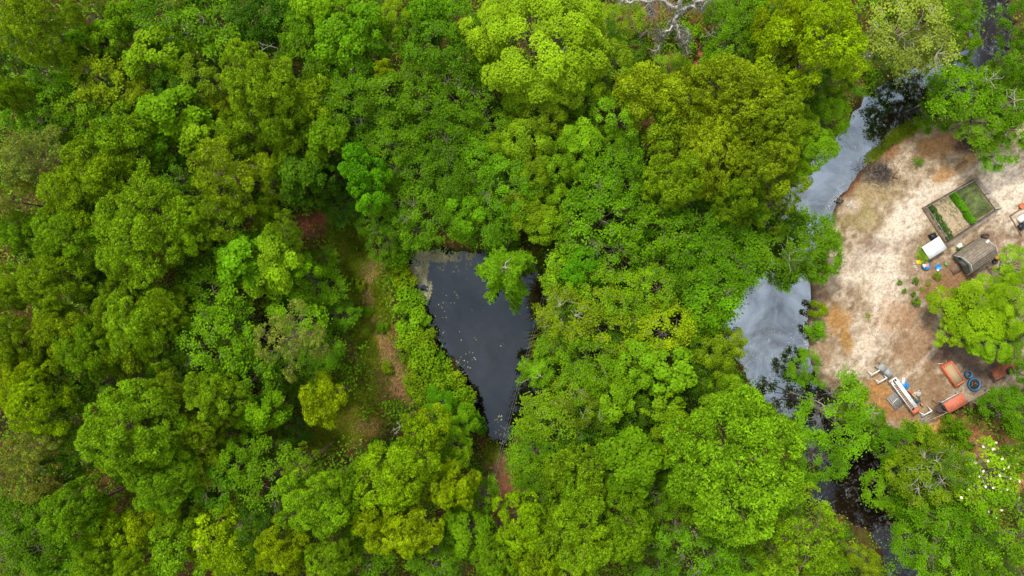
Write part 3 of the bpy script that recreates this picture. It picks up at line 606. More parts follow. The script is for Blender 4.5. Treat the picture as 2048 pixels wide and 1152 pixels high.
# ------------------------------------------------------------------ where each tree stands: plan u, v of the crown, crown radius, kind, leaf colour
TREES = """
70 45 92 pine olive|18 185 46 pine olive|170 18 50 oak dull|160 92 46 gum mid|208 78 54 gum green|238 32 36 gum green|335 28 75 oak mid|425 35 75 oak mid|500 15 60 oak dark
305 112 66 gum bright|345 95 46 gum bright|392 98 40 gum bright|498 62 42 gum green|395 165 55 fine dull|510 165 100 pine olive|560 250 62 pine olive|470 262 50 pinesm olive|620 205 54 pinesm olive|580 300 44 pinesm olive
110 148 62 oak green|125 195 50 oak mid|195 160 60 oak dull|60 212 60 oak green|155 215 52 oak bright|212 218 48 oak green|290 195 50 fine dull|340 228 66 gum green|400 275 58 gum bright|325 300 52 gum mid|235 268 62 pinesm pinegreen|60 310 82 palepine paleolive|190 352 84 pine pinegreen|292 345 55 oak mid|340 372 55 oak mid|445 345 92 palepine olive|270 130 40 oak mid|20 110 50 oak dark
140 255 44 oak mid|200 300 46 oak dark|95 250 50 oak mid|345 170 44 oak dark|440 215 40 fine dull
530 30 60 oak dark|628 28 52 gum green|682 28 50 gum green|672 80 62 gum green|600 74 60 fine mid|526 70 44 gum mid|725 52 58 gum green|782 36 46 fine yellow|764 142 34 fine yellow|742 92 46 oak mid|860 28 58 gum green|870 95 64 oak mid|915 45 46 oak green|930 130 48 oak mid
607 128 58 oak mid|700 150 56 oak mid|655 165 46 oak mid|840 152 58 oak mid|900 172 58 oak mid|790 198 60 oak mid|705 208 56 oak mid|860 236 62 oak mid|765 258 62 oak mid|930 215 56 oak mid|715 262 46 oak dark|890 285 60 oak mid|785 305 56 oak mid|835 335 60 oak mid|905 345 60 oak mid|960 262 56 oak green|960 330 52 oak green|655 278 62 gum mid|600 345 66 gum dark|650 345 50 gum dark|820 70 40 oak mid
722 343 50 gum emerald h1.25|742 380 50 gum emerald h1.2|545 345 50 fine dull|690 405 42 oak dark h.6|800 400 50 oak mid|640 384 34 oak dark h.6
1085 85 135 lime lime|985 60 70 fine lime|1165 45 66 lime lime|1060 175 70 lime lime|1140 150 66 lime lime|975 125 48 fine bright|1010 20 56 fine lime
1218 140 62 fine dull|1175 185 58 fine bright|1240 228 60 fine bright|1090 232 62 fine dull|1040 215 44 fine bright|1162 285 56 fine bright|1232 298 54 fine mid|1045 285 62 fine dull|1060 345 58 fine dull|1110 330 52 fine bright|1000 300 50 fine dull|1235 355 66 oak green|1165 350 44 fine mid|1010 370 56 oak green|960 390 50 oak green
1300 178 60 pinesm gold|1370 195 62 pinesm gold|1478 175 92 pine gold|1545 240 76 pine gold|1340 248 56 pinesm gold|1425 300 92 pine gold|1535 325 80 pine gold|1355 350 72 pine olive|1470 385 72 pine olive|1420 235 60 pinesm gold|1555 408 52 palepine olive
1464 74 50 oak green h.8|1494 22 60 oak green h.9|1425 125 30 shrub green|1340 138 34 oak bright h.3|1436 22 36 oak mid h.5|1245 40 40 oak dull h.4|1212 75 34 oak dark h.5|1262 98 34 oak mid h.3|1390 70 30 shrub green|1560 110 50 oak dark|1545 30 56 oak green
1640 75 112 pine yellow|1580 60 70 pine yellow|1690 138 52 fine lime|1825 55 84 twiggy pale|1766 90 38 twiggy pale|1852 78 40 twiggy pale|1922 28 48 oak green|1926 76 40 oak green h.85|2056 30 40 oak mid h1.2|2058 104 40 oak green h1.1|1920 166 32 oak mid h.6|1893 186 32 twiggy mid h.6|1935 178 58 oak green h.75|1876 226 40 oak mid h.5|2016 144 42 oak bright h.7|2015 195 58 oak green h.65|1962 240 54 oak mid h.5|2002 308 34 oak green h.4|2046 252 46 oak green h.5|1940 134 30 oak green h.7|2030 160 40 oak bright h.7
1605 170 58 oak dark|1662 230 52 fine bright|1630 300 54 fine bright|1600 255 56 fine dull|1592 340 44 fine bright|1690 170 36 oak mid
152 405 76 pine pinegreen|132 466 70 domepine pinegreen|48 470 56 pine pinegreen|100 556 78 domepine pinegreen|276 462 100 domepine pinegreen|372 440 66 pine pinegreen|442 425 62 palepine olive|10 580 56 pine olive|120 660 74 pine olive|228 618 64 pine olive|275 645 78 pine olive|166 700 68 domepine pinegreen|320 690 60 palepine olive|325 615 56 pine olive|250 700 54 pinesm olive|18 400 50 palepine paleolive|205 400 50 pinesm pinegreen
432 590 64 oak green|482 515 56 gum green|350 600 46 oak mid|420 690 78 oak green|345 730 56 oak green|492 755 56 oak mid|556 506 62 gum bright|525 545 56 gum bright|598 540 44 gum green|30 685 60 pine olive|50 765 64 pine yellow|200 580 44 oak deep|450 640 46 oak green|375 650 46 oak mid|480 680 50 oak green|25 720 46 pinesm olive
530 425 34 pinesm olive|572 458 28 palepine olive|735 438 34 oak mid h.6|768 482 38 oak mid h.5|858 432 58 oak mid|924 430 50 gum green|990 440 56 oak green|810 450 44 oak mid|905 395 50 oak mid|985 400 44 fine dull|634 578 52 oak green h.55|588 622 58 oak green h.7|575 678 76 palepine paleolive|674 632 36 oak mid h.4|620 702 56 oak green h.55|560 742 54 oak mid h.7|640 524 38 oak mid h.4|606 580 44 oak green h.6|622 752 44 oak mid h.5
1010 536 80 cypress green|1078 744 48 cypress bright
792 470 34 shrub mid|732 622 15 shrub green|762 655 15 shrub mid|720 572 13 shrub dull|775 735 14 shrub dull|796 515 32 shrub green|806 560 30 shrub dull|816 600 36 shrub bright|826 642 36 shrub bright|826 676 34 shrub bright|848 690 34 shrub dull|850 726 40 shrub bright|876 724 32 shrub green|880 762 44 shrub bright|902 762 36 shrub dull|902 800 40 shrub bright|922 802 34 shrub bright|860 800 36 shrub dull|938 852 34 shrub emerald|835 770 30 shrub dull|770 455 30 shrub mid|842 472 24 shrub mid|1112 650 26 shrub bright|1105 790 30 shrub bright|1080 826 26 shrub green
1087 447 48 lime bright|1045 415 56 fine dull|1110 395 44 fine bright|1210 434 76 oak green|1307 457 70 oak green|1232 500 60 oak green|1380 462 74 oak green|1457 524 80 oak green|1485 440 66 oak green|1432 586 70 oak green|1330 540 60 oak mid|1170 540 58 gum emerald|1126 556 50 oak bright|1140 600 50 oak green|1230 590 66 oak bright|1310 580 60 oak bright|1320 660 66 oak yellow|1200 650 66 oak dull|1130 634 58 twiggy dull|1120 694 50 oak bright|1190 725 66 oak green|1330 735 72 gum bright|1262 735 60 gum bright|1158 770 52 oak bright|1380 540 56 oak green|1150 445 46 oak mid|1150 500 40 oak mid|1380 390 50 oak green|1270 400 50 oak mid|1400 620 50 oak green|1260 640 46 oak green|1240 690 44 oak mid|1118 600 24 shrub dull
1425 708 54 fine dull|1462 690 40 fine dull|1440 768 56 fine bright|1385 690 44 oak mid|1385 760 50 oak dark|1405 660 40 fine dull
1622 482 66 oak green h.8|1556 495 60 oak mid|1560 455 50 oak dark|1572 538 40 oak green|1656 500 44 oak green h.7|1640 535 30 oak bright h.7
1638 621 20 shrub yellow|1634 661 23 shrub green|1626 744 34 oak green h.4|1906 850 24 shrub mid|1612 706 12 shrub green
1966 624 80 lime leafy h.45|1904 614 48 lime leafy h.4|1922 660 50 fine leafy h.4|1988 674 58 lime leafy h.45|2034 534 48 fine bright h.5|2034 612 64 lime leafy h.5|2050 690 42 oak mid h.45|2056 748 26 oak mid h.4
65 805 76 pine yellow|246 862 100 domepine pinegreen|320 958 80 domepine pinegreen|395 855 56 pine olive|300 820 60 pinesm olive|30 950 78 palepine paleolive|75 890 54 palepine paleolive|145 1030 68 pine pinegreen|213 1055 52 pinesm yellow|273 1060 52 pinesm yellow|190 1122 58 pine pinegreen|262 1140 54 pine pinegreen|340 1042 42 pinesm olive|420 1070 70 pompon yellow|462 1125 56 pinesm yellow|60 1065 70 oak mid|100 1100 66 oak mid|20 1110 60 oak green|130 855 56 oak mid|160 900 46 oak mid|482 925 54 gum green|505 830 48 gum green|420 790 66 pine olive|345 1110 56 pinesm pinegreen|20 1030 54 oak mid|110 960 50 oak dark|430 970 56 oak mid|400 1010 46 oak dark|460 880 44 oak mid|130 780 50 oak mid|200 770 50 oak mid|350 780 50 palepine olive|450 745 40 oak mid|385 930 46 pinesm olive
640 806 52 pinesm yellow|530 825 48 gum green|588 862 36 oak dark h.5|540 960 66 oak mid|545 900 44 oak mid h.6|790 955 98 pine yellow|630 1012 80 pine pinegreen|900 980 62 pine yellow|812 1060 80 pine yellow|655 1110 76 pine pinegreen|565 1105 62 pine yellow|850 862 46 pinesm yellow|704 985 54 pine pinegreen|745 1030 60 pine yellow|905 905 56 gum bright h.7|880 806 36 gum emerald h.6|925 838 38 gum green h.6|935 1068 64 gum green|995 1120 56 pine pinegreen|960 1000 44 oak green|510 1060 50 oak dark|730 1120 60 oak mid|870 1120 56 oak green|850 900 50 oak mid|600 940 40 palepine olive|540 1030 44 oak dark|605 770 36 oak mid h.5
1098 846 56 oak bright|1068 922 56 oak green|1075 980 50 oak mid|1155 805 58 twiggy dull|1232 790 56 gum bright|1322 805 58 gum bright|1215 840 52 oak mid|1262 885 42 oak green|1264 935 82 gum green|1120 945 52 pinesm olive|1182 942 48 pinesm olive|1155 1010 50 pinesm pinegreen|1165 1088 96 pine pinegreen|1260 1062 66 pine pinegreen|1052 1050 62 pine yellow|1072 1122 66 pine yellow|1485 932 136 domepine pinegreen|1420 960 50 pine pinegreen h.8|1365 880 54 pinesm pinegreen|1470 815 64 fine bright|1345 1040 52 oak green|1410 1090 76 oak green|1300 1000 50 oak mid|1310 1120 50 oak mid|1475 1120 54 oak green|1500 1060 50 oak mid|1140 880 50 oak dark|1090 900 44 oak mid|1420 850 54 fine dull|1502 865 50 pine pinegreen|1350 950 46 oak mid|1390 1010 44 pinesm olive|1270 820 40 oak dark
1684 836 68 oak green h.7|1708 806 42 oak green h.55|1652 922 50 oak green h.75|1748 852 40 oak mid h.5|1608 1086 98 palepine pinegreen|1545 1090 56 palepine pinegreen|1652 1108 46 pine pinegreen|1732 1122 38 fine dull|1808 890 50 oak mid h.6|1850 898 46 oak dull h.6|1800 990 52 oak green h.5|1838 1006 50 oak green h.6|1884 1062 62 oak green h.75|1842 1086 52 oak green h.6|1905 1030 44 oak green h.8|1900 1120 60 oak green h.9|1870 950 64 twiggy dull h.8|1822 944 52 oak dull h.75|1975 955 72 magnolia lime|1915 945 44 twiggy mid|2020 1062 74 oak green|1955 1070 60 oak mid|2044 1125 56 oak green|2018 814 46 oak mid h.45|2045 836 44 oak mid h.5|1960 1130 50 oak mid|1560 1012 50 oak green|2040 920 36 oak green|1925 880 26 shrub green|1978 812 24 oak mid h.3
"""
def _rows():
    for line in TREES.strip().splitlines():
        for c in line.split('|'):
            f = c.split(); yield float(f[0]), float(f[1]), float(f[2]), f[3], f[4], float(f[5][1:]) if len(f) > 5 else 1.0

COLOUR_WORD = {'olive': 'olive', 'gold': 'golden-olive', 'pinegreen': 'yellow-green', 'yellow': 'bright yellow-green', 'paleolive': 'pale greyish', 'dark': 'dark green', 'mid': 'mid green', 'green': 'fresh green',
               'bright': 'bright green', 'emerald': 'vivid emerald', 'lime': 'lime green', 'dull': 'dull olive-green', 'deep': 'deep green', 'leafy': 'light green', 'pale': 'pale yellowish'}
KIND_WORD = {'pine': 'clumped pine', 'pinesm': 'young clumped pine', 'domepine': 'dense domed pine', 'palepine': 'thin twiggy pine', 'pompon': 'pine with round ball-like tufts', 'gum': 'big-leaved tree', 'oak': 'lacy-leaved tree', 'lime': 'dense rounded tree', 'fine': 'fine-leaved tree',
             'cypress': 'feathery tree', 'twiggy': 'half-bare twiggy tree', 'magnolia': 'white-flowered magnolia', 'shrub': 'shrub'}
OBJ_NAME = {'pine': 'pine_tree', 'pinesm': 'pine_tree', 'domepine': 'pine_tree', 'palepine': 'pine_tree', 'pompon': 'pine_tree', 'gum': 'broadleaf_tree', 'oak': 'broadleaf_tree', 'lime': 'broadleaf_tree', 'fine': 'broadleaf_tree', 'cypress': 'cypress_tree',
            'twiggy': 'broadleaf_tree', 'magnolia': 'magnolia_tree', 'shrub': 'shrub'}
GROUP = {'pine_tree': 'pines of the wood', 'broadleaf_tree': 'broadleaf trees of the wood', 'cypress_tree': 'feathery trees leaning over the pond', 'magnolia_tree': None, 'shrub': 'shrubs of the clearings and banks'}
# things in the picture one can find, to say where a tree stands
MARKS = [(940, 600, "the pond's open water"), (835, 510, "the pond's scummy corner"), (1000, 900, "the pond's pointed south end"), (1004, 548, 'the feathery tree over the pond'), (732, 362, 'the lone emerald tree'), (605, 452, 'the red litter patch'), (735, 560, 'the dry grass path'),
         (790, 740, 'the lower end of the dry grass path'), (1085, 85, 'the great lime-green crown'), (1350, 40, 'the bleached dead tree'), (1395, 110, 'the litter trail by the dead tree'), (1640, 75, 'the bright yellow pine by the creek'), (1830, 55, 'the pale twiggy tree by the creek'),
         (1985, 60, 'the dark upper creek'), (1770, 220, 'the upper creek bend'), (1655, 350, 'the silvery creek reach'), (1545, 640, 'the silvery creek pool'), (1575, 770, 'the dark creek narrows'), (1720, 950, 'the lower creek'), (1770, 1080, 'the creek at the bottom edge'),
         (1920, 420, 'the vegetable garden'), (1950, 510, 'the barn-roofed shed'), (1905, 750, 'the orange coop'), (1940, 770, 'the blue tubs'), (1810, 795, 'the white ramp'), (1975, 955, 'the magnolia'), (1940, 880, 'the brown yard by the fence'), (1485, 930, 'the big round pine'), (420, 1070, 'the ball-tufted pine'),
         (700, 850, 'the mossy clearing'), (640, 808, 'the small pine over the mossy clearing'), (455, 857, 'the bare grey snag'), (0, 0, 'the top left corner'), (2048, 1152, 'the bottom right corner'), (0, 1152, 'the bottom left corner'), (2048, 0, 'the top right corner'), (500, 165, 'the big olive pine upper left'),
         (400, 275, 'the bright big-leaved tree upper left'), (278, 462, 'the broad pine mid left'), (100, 556, 'the round pine at mid left'), (250, 860, 'the broad pine lower left'), (565, 505, 'the bright tree below the red litter'), (782, 940, 'the great yellow pine below the clearing'), (1478, 175, 'the golden pine stand'),
         (1170, 540, 'the emerald tree east of the pond'), (1320, 660, 'the yellowish tree mid wood'), (1165, 1088, 'the broad pine at the bottom edge'), (764, 142, 'the small yellow tree up the wood'), (0, 700, 'the left edge'), (0, 280, 'the upper left edge'), (640, 1152, 'the bottom edge'), (640, 0, 'the top edge'), (1264, 935, 'the big-leaved tree low in the wood'),
         (60, 310, 'the pale twiggy pine by the left edge'), (420, 690, 'the soft green tree left of the path'), (1955, 610, 'the lime tree by the shed'), (305, 112, 'the bright tree near the upper left'), (900, 250, 'the lacy thicket north of the pond'), (1612, 1088, 'the pale pine by the bottom creek')]
DIRS = ['right of', 'above and right of', 'above', 'above and left of', 'left of', 'below and left of', 'below', 'below and right of']
_used = set()
def where_label(u, v, size, col, kind):
    c = sorted(MARKS, key=lambda m_: math.hypot(m_[0] - u, m_[1] - v))
    for m_ in c[:14]:
        d = math.hypot(m_[0] - u, m_[1] - v)
        if d < 22: place = ['at ' + m_[2]]
        else:
            dr = DIRS[int(round(math.degrees(math.atan2(m_[1] - v, u - m_[0])) / 45)) % 8]
            place = [('just ' if d < 80 else 'well ' if d > 170 else 'a little ') + dr + ' ' + m_[2]]
        for pl in place:
            s = f'{size}{col} {kind} {pl}'
            if s not in _used and len(s.split()) <= 16:
                _used.add(s); return s
    raise RuntimeError(f'label {u} {v}')

_rt = random.Random(4)
BLOOM = MB()
for k in range(9):
    az = k * 2 * math.pi / 9 + (0.2 if k % 2 else 0); r = 0.17 if k < 6 else 0.11
    c, s = math.cos(az), math.sin(az)
    BLOOM.quads([(0, 0, 0), (c * r * .6 - s * .06, s * r * .6 + c * .06, .04), (c * r, s * r, .10), (c * r * .6 + s * .06, s * r * .6 - c * .06, .04)], None, 0.5)
BLOOM = BLOOM.mesh('flower', M['petal'])
special = {(1975, 955): 'lime magnolia with many large white flowers beside the brown yard', (420, 1070): 'bright yellow-green young pine with round ball-like needle tufts at the bottom',
           (1010, 536): 'feathery fresh green tree with pale limbs over the top of the pond', (1078, 744): 'feathery bright green tree leaning over the lower right pond bank', (1085, 85): 'great lime-green dense round crown at the top middle'}
for t_i, (u, v, r, k, tn, hf) in enumerate(_rows()):
    var = KIND[k]; pr = var[_rt.randrange(len(var))]
    ru = r * S * (CAM_H - pr['zc'] * hf) / CAM_H                      # crown radius in metres at its height
    s = ru / pr['R'] * 0.95; s = min(max(s, 0.45), 1.7)
    sz = hf * ((0.55 + 0.45 * s) * _rt.uniform(0.9, 1.08) if k != 'shrub' else s * _rt.uniform(0.9, 1.1))
    p = P(u, v, pr['zc'] * sz)
    x, y = float(p[0]), float(p[1])
    size = 'large ' if r >= 84 else 'small ' if r <= 46 else ''
    label = special.get((int(u), int(v))) or where_label(u, v, size, COLOUR_WORD[tn], KIND_WORD[k])
    name = OBJ_NAME[k]
    o = thing(name, label, 'tree' if name != 'shrub' else 'shrub', (x, y, max(gz(x, y), WATER_Z - 0.6)), _rt.uniform(0, 6.28), GROUP[name])
    o.scale = (s * _rt.uniform(0.88, 1.12), s * _rt.uniform(0.88, 1.12), sz)
    cr = link('crown' if name != 'shrub' else 'foliage', pr['crown'], o); tk = link('trunk' if name != 'shrub' else 'stem', pr['trunk'], o)
    c = TINT[tn]; j = _rt.uniform(0.86, 1.14); hsh = _rt.uniform(-0.1, 0.1)
    cr.color = (c[0] * j * (1 + hsh), c[1] * j, c[2] * j * (1 - hsh), 1)
    if k == 'magnolia':
        co = np.empty(len(pr['crown'].vertices) * 3, np.float32); pr['crown'].vertices.foreach_get('co', co); co = co.reshape(-1, 3)
        hi = co[co[:, 2] > 5.6]; hi = hi[np.argsort(-hi[:, 2])][: int(len(hi) * 0.85)]
        picked = []
        for q in hi[np.random.RandomState(3).permutation(len(hi))]:
            if all(np.hypot(*(q - w)[:2]) > 0.42 for w in picked):
                if max([0] + [w[2] for w in hi[np.hypot(hi[:, 0] - q[0], hi[:, 1] - q[1]) < 0.12]]) < q[2] + 0.12: picked.append(q)
            if len(picked) >= 30: break
        for q in picked:
            f = link('flower', BLOOM, o); f.location = (float(q[0]), float(q[1]), float(q[2]) + 0.06); f.rotation_euler = (_rt.uniform(-.4, .4), _rt.uniform(-.4, .4), _rt.uniform(0, 6)); f.scale = [_rt.uniform(0.35, 0.8)] * 3
# ------------------------------------------------------------------ undergrowth, grass, reeds, litter, dead wood
rs = np.random.RandomState(77)
LOOSE = [(690, 830, 95, 66), (690, 490, 44, 56), (735, 600, 40, 90), (760, 710, 44, 90)]
OPEN = [(607, 452, 44, 24), (650, 440, 24, 16), (910, 478, 32, 14), (430, 925, 22, 22), (1395, 110, 18, 46), (1290, 15, 50, 24), (738, 540, 22, 36), (742, 600, 22, 44), (770, 690, 24, 50), (800, 765, 24, 36), (735, 850, 22, 16), (705, 815, 18, 10), (640, 885, 34, 10),
        (1005, 985, 30, 50), (990, 935, 18, 30), (1940, 885, 66, 34), (2020, 890, 60, 18), (2040, 950, 14, 26), (1950, 1010, 22, 14), (75, 980, 24, 14), (1175, 350, 18, 12), (1340, 118, 26, 10), (1880, 850, 26, 14), (110, 905, 16, 18)]
def wood_points(n):
    u = rs.uniform(-60, 2108, n); v = rs.uniform(-60, 1212, n)
    X, Y = (u - 1024) * S, (576 - v) * S
    ok = (poly_sd(X, Y, gYARD) > 0.5) & (shore(X, Y) > 0.25)
    for a, b_, ra, rb in OPEN:
        d = ((u - a) / ra) ** 2 + ((v - b_) / rb) ** 2
        ok &= (d > 1) | (rs.rand(n) < 0.06)
    for a, b_, ra, rb in LOOSE:
        ok &= (((u - a) / ra) ** 2 + ((v - b_) / rb) ** 2 > 1) | (rs.rand(n) < 0.3)
    return u[ok], v[ok], X[ok], Y[ok]

def bush_mass(name, n, per, hgt, leaf, mat, label, cat, colour, spread=0.42, sel=None):
    u, v, X, Y = wood_points(n)
    if sel is not None:
        k = sel(u, v); u, v, X, Y = u[k], v[k], X[k], Y[k]
    m_ = len(X); Z = ground_z(X, Y)
    h = hgt[0] + (hgt[1] - hgt[0]) * np.clip(fbm(X * 0.5 + 7, Y * 0.5, 2) * 1.6 - 0.4 + rs.normal(size=m_) * 0.12, 0, 1)
    a0 = np.clip(fbm(X * 0.8, Y * 0.8 + 30, 2) * 1.2 - 0.1 + rs.normal(size=m_) * 0.18, 0, 1)
    C = np.stack([X, Y, Z + h], 1)[:, None] + rs.normal(size=(m_, per, 3)) * np.array((spread, spread, 0.5)) * np.stack([np.ones(m_), np.ones(m_), 0.35 * h + 0.05], 1)[:, None]
    C[..., 2] = np.maximum(C[..., 2], Z[:, None] + 0.04)
    C = C.reshape(-1, 3); n_ = len(C); mb = MB()
    kites(mb, C, np.array((0, 0, 1.0)) + rs.normal(size=(n_, 3)) * 0.45, leaf * rs.uniform(0.6, 1.3, n_), leaf * 0.6, rs, np.clip(np.repeat(a0, per) + rs.normal(size=n_) * 0.15, 0, 1))
    o = mb.obj(name, mat); o.color = (*colour, 1)
    return tag(o, label, cat, kind='stuff')
M['under'] = leaf_mat('undergrowth_leaf', trans=0.25, lo=0.5, hi=1.6, warm=0.5)
bush_mass('undergrowth', 9500, 17, (0.3, 3.2), 0.28, M['under'], 'dark green bushes and saplings filling the gaps under the trees', 'undergrowth', TINT['mid'])
bush_mass('ground_cover', 9000, 10, (0.03, 0.35), 0.2, M['under'], 'low ferns and herbs covering the forest floor', 'ground cover', TINT['dull'])

def grass_mass(name, spots, length, width, mat, label, cat, colour, lean=0.8, kind='stuff'):
    mb = MB()
    for (u0, v0, ru, rv, rot, n) in spots:
        r = np.sqrt(rs.rand(n)) * rs.uniform(0.8, 1.15, n); th = rs.rand(n) * 2 * np.pi; ca, sa = math.cos(math.radians(rot)), math.sin(math.radians(rot))
        a, b_ = r * np.cos(th) * ru * S, r * np.sin(th) * rv * S; c = P(u0, v0)
        X, Y = c[0] + a * ca - b_ * sa, c[1] + a * sa + b_ * ca; Z = np.maximum(ground_z(X, Y), WATER_Z - 0.02)
        az = rs.rand(n) * 2 * np.pi; tilt = rs.rand(n) * lean + 0.1; l = length * rs.uniform(0.5, 1.3, n)
        D = np.stack([np.cos(az) * np.sin(tilt), np.sin(az) * np.sin(tilt), np.cos(tilt)], 1) * l[:, None]
        sd_ = np.stack([-np.sin(az), np.cos(az), np.zeros(n)], 1) * width * rs.uniform(0.6, 1.3, n)[:, None]
        B = np.stack([X, Y, Z - 0.02], 1)
        V = np.stack([B - sd_ * 0.5, B + sd_ * 0.5, B + D * 0.6 + sd_ * 0.35, B + D + np.array((0, 0, -0.1)) * l[:, None]], 1)
        mb.quads(V.reshape(-1, 3), None, np.clip(0.5 + 0.3 * (fbm(X * 1.5, Y * 1.5, 2) - 0.5) + rs.normal(size=n) * 0.2, 0, 1))
    o = mb.obj(name, mat); o.color = (*colour, 1)
    return tag(o, label, cat, kind=kind)
M['grass'] = leaf_mat('grass_blade', trans=0.25, lo=0.6, hi=1.4, warm=0.25)
grass_mass('dry_grass', [(738, 545, 18, 26, 8, 1100), (736, 598, 12, 26, 12, 700), (762, 655, 12, 24, 14, 500), (782, 712, 18, 32, 18, 1000), (800, 768, 15, 22, 20, 800), (735, 850, 22, 16, 0, 500), (1300, 110, 30, 16, 0, 500), (1430, 655, 26, 24, 0, 700)],
           0.36, 0.06, M['grass'], 'dry tan grass along the path west of the pond', 'grass', (0.48, 0.30, 0.17), 1.45)
grass_mass('wild_grass', [(762, 610, 16, 60, 12, 3200), (715, 520, 24, 60, 0, 3000), (705, 560, 18, 60, 8, 1800), (735, 690, 20, 50, 15, 2200), (690, 840, 80, 50, 20, 5200), (738, 570, 34, 70, 10, 2600), (690, 490, 46, 60, 0, 4200), (700, 770, 60, 44, 0, 3600), (722, 640, 26, 90, 10, 2400), (650, 880, 50, 20, 10, 1400), (785, 720, 34, 60, 18, 1500), (1810, 262, 14, 46, -58, 2600), (1755, 305, 10, 28, -50, 1200), (1905, 880, 24, 24, 0, 1600), (2020, 930, 30, 40, 0, 1500), (1080, 530, 30, 20, 0, 1000), (985, 905, 18, 20, 0, 800), (1885, 870, 16, 12, 0, 500)],
           0.40, 0.055, M['grass'], 'olive green grass along the path and on the creek bank', 'grass', (0.19, 0.26, 0.015), 1.35)

# reeds leaning over the pond
for (u0, v0, label, col, n) in ((1092, 592, 'straw and olive reeds leaning over the right side of the pond', (0.24, 0.20, 0.05), 420), (1094, 694, 'yellow-green reeds below the straw reeds at the pond', (0.19, 0.22, 0.03), 260)):
    c = G(u0, v0); mb = MB(); Bp = c + rs.normal(size=(n, 3)) * np.array((0.35, 0.7, 0.0)); az = math.pi + 0.25 + rs.normal(size=n) * 0.42
    l = rs.uniform(1.0, 2.3, n); el = rs.uniform(0.15, 1.0, n)
    D = np.stack([np.cos(az) * np.cos(el), np.sin(az) * np.cos(el), np.sin(el)], 1) * l[:, None]; sd_ = np.stack([-np.sin(az), np.cos(az), np.zeros(n)], 1) * 0.035
    V = np.stack([Bp - sd_, Bp + sd_, Bp + D * 0.6 + sd_ * 0.8 + (0, 0, 0.12), Bp + D], 1); mb.quads(V.reshape(-1, 3), None, np.clip(0.5 + rs.normal(size=n) * 0.25, 0, 1))
    o = mb.obj('reed_clump', M['grass']); o.color = (*col, 1); tag(o, label, 'reeds', 'reeds of the pond bank')

# floating scum and fallen leaves on the pond, flecks on the creek
def flakes(mb, spots, size, z):
    for (u0, v0, ru, rv, rot, n) in spots:
        r = np.sqrt(rs.rand(n)); th = rs.rand(n) * 2 * np.pi; ca, sa = math.cos(math.radians(rot)), math.sin(math.radians(rot))
        a, b_ = r * np.cos(th) * ru * S, r * np.sin(th) * rv * S; c = P(u0, v0); X, Y = c[0] + a * ca - b_ * sa, c[1] + a * sa + b_ * ca
        k = fbm(X * 1.6 + 3, Y * 1.6, 3) + rs.normal(size=n) * 0.05 > 0.47; X, Y = X[k], Y[k]; n2 = len(X)
        if not n2: continue
        s = size * rs.uniform(0.4, 1.5, n2); a0 = rs.rand(n2) * 6.28
        ang = a0[:, None] + np.arange(4)[None] * np.pi / 2 + rs.normal(size=(n2, 4)) * 0.3; rr = s[:, None] * rs.uniform(0.5, 1.2, (n2, 4))
        V = np.stack([X[:, None] + np.cos(ang) * rr, Y[:, None] + np.sin(ang) * rr, np.full((n2, 4), z) + rs.rand(n2, 1) * 0.004], -1)
        mb.quads(V.reshape(-1, 3), None, rs.rand(n2))
mb = MB()
flakes(mb, [(885, 508, 68, 15, 0, 4200), (836, 545, 20, 50, -8, 3400), (850, 590, 10, 30, -20, 500), (905, 525, 40, 20, 0, 260), (1095, 560, 16, 22, 0, 300)], 0.075, WATER_Z + 0.006)
flakes(mb, [(930, 600, 90, 90, 0, 22), (876, 640, 22, 60, -20, 80), (1000, 862, 16, 30, 0, 60), (905, 595, 12, 12, 0, 50), (960, 700, 60, 60, 0, 10), (925, 740, 20, 40, -30, 60)], 0.07, WATER_Z + 0.006)
o = mb.obj('pond_scum', leaf_mat('pond_scum', (0.28, 0.27, 0.16), trans=0.0, lo=0.6, hi=1.3, warm=0.1)); tag(o, 'pale duckweed scum and fallen leaves floating on the pond', 'scum', kind='stuff')
mb = MB()
flakes(mb, [(1672, 395, 8, 40, -35, 420), (1615, 640, 6, 80, 0, 420), (1490, 700, 16, 50, 0, 300), (1545, 650, 60, 80, 0, 260), (1820, 180, 50, 20, 30, 200), (1700, 300, 40, 40, 0, 70), (1640, 1005, 20, 10, 0, 40), (1530, 790, 14, 24, 0, 50)], 0.035, WATER_Z + 0.006)
o = mb.obj('creek_foam', plain('creek_foam', (0.55, 0.58, 0.6), 0.5, 0.2)); tag(o, 'white foam flecks drifting along the creek banks', 'foam', kind='stuff')

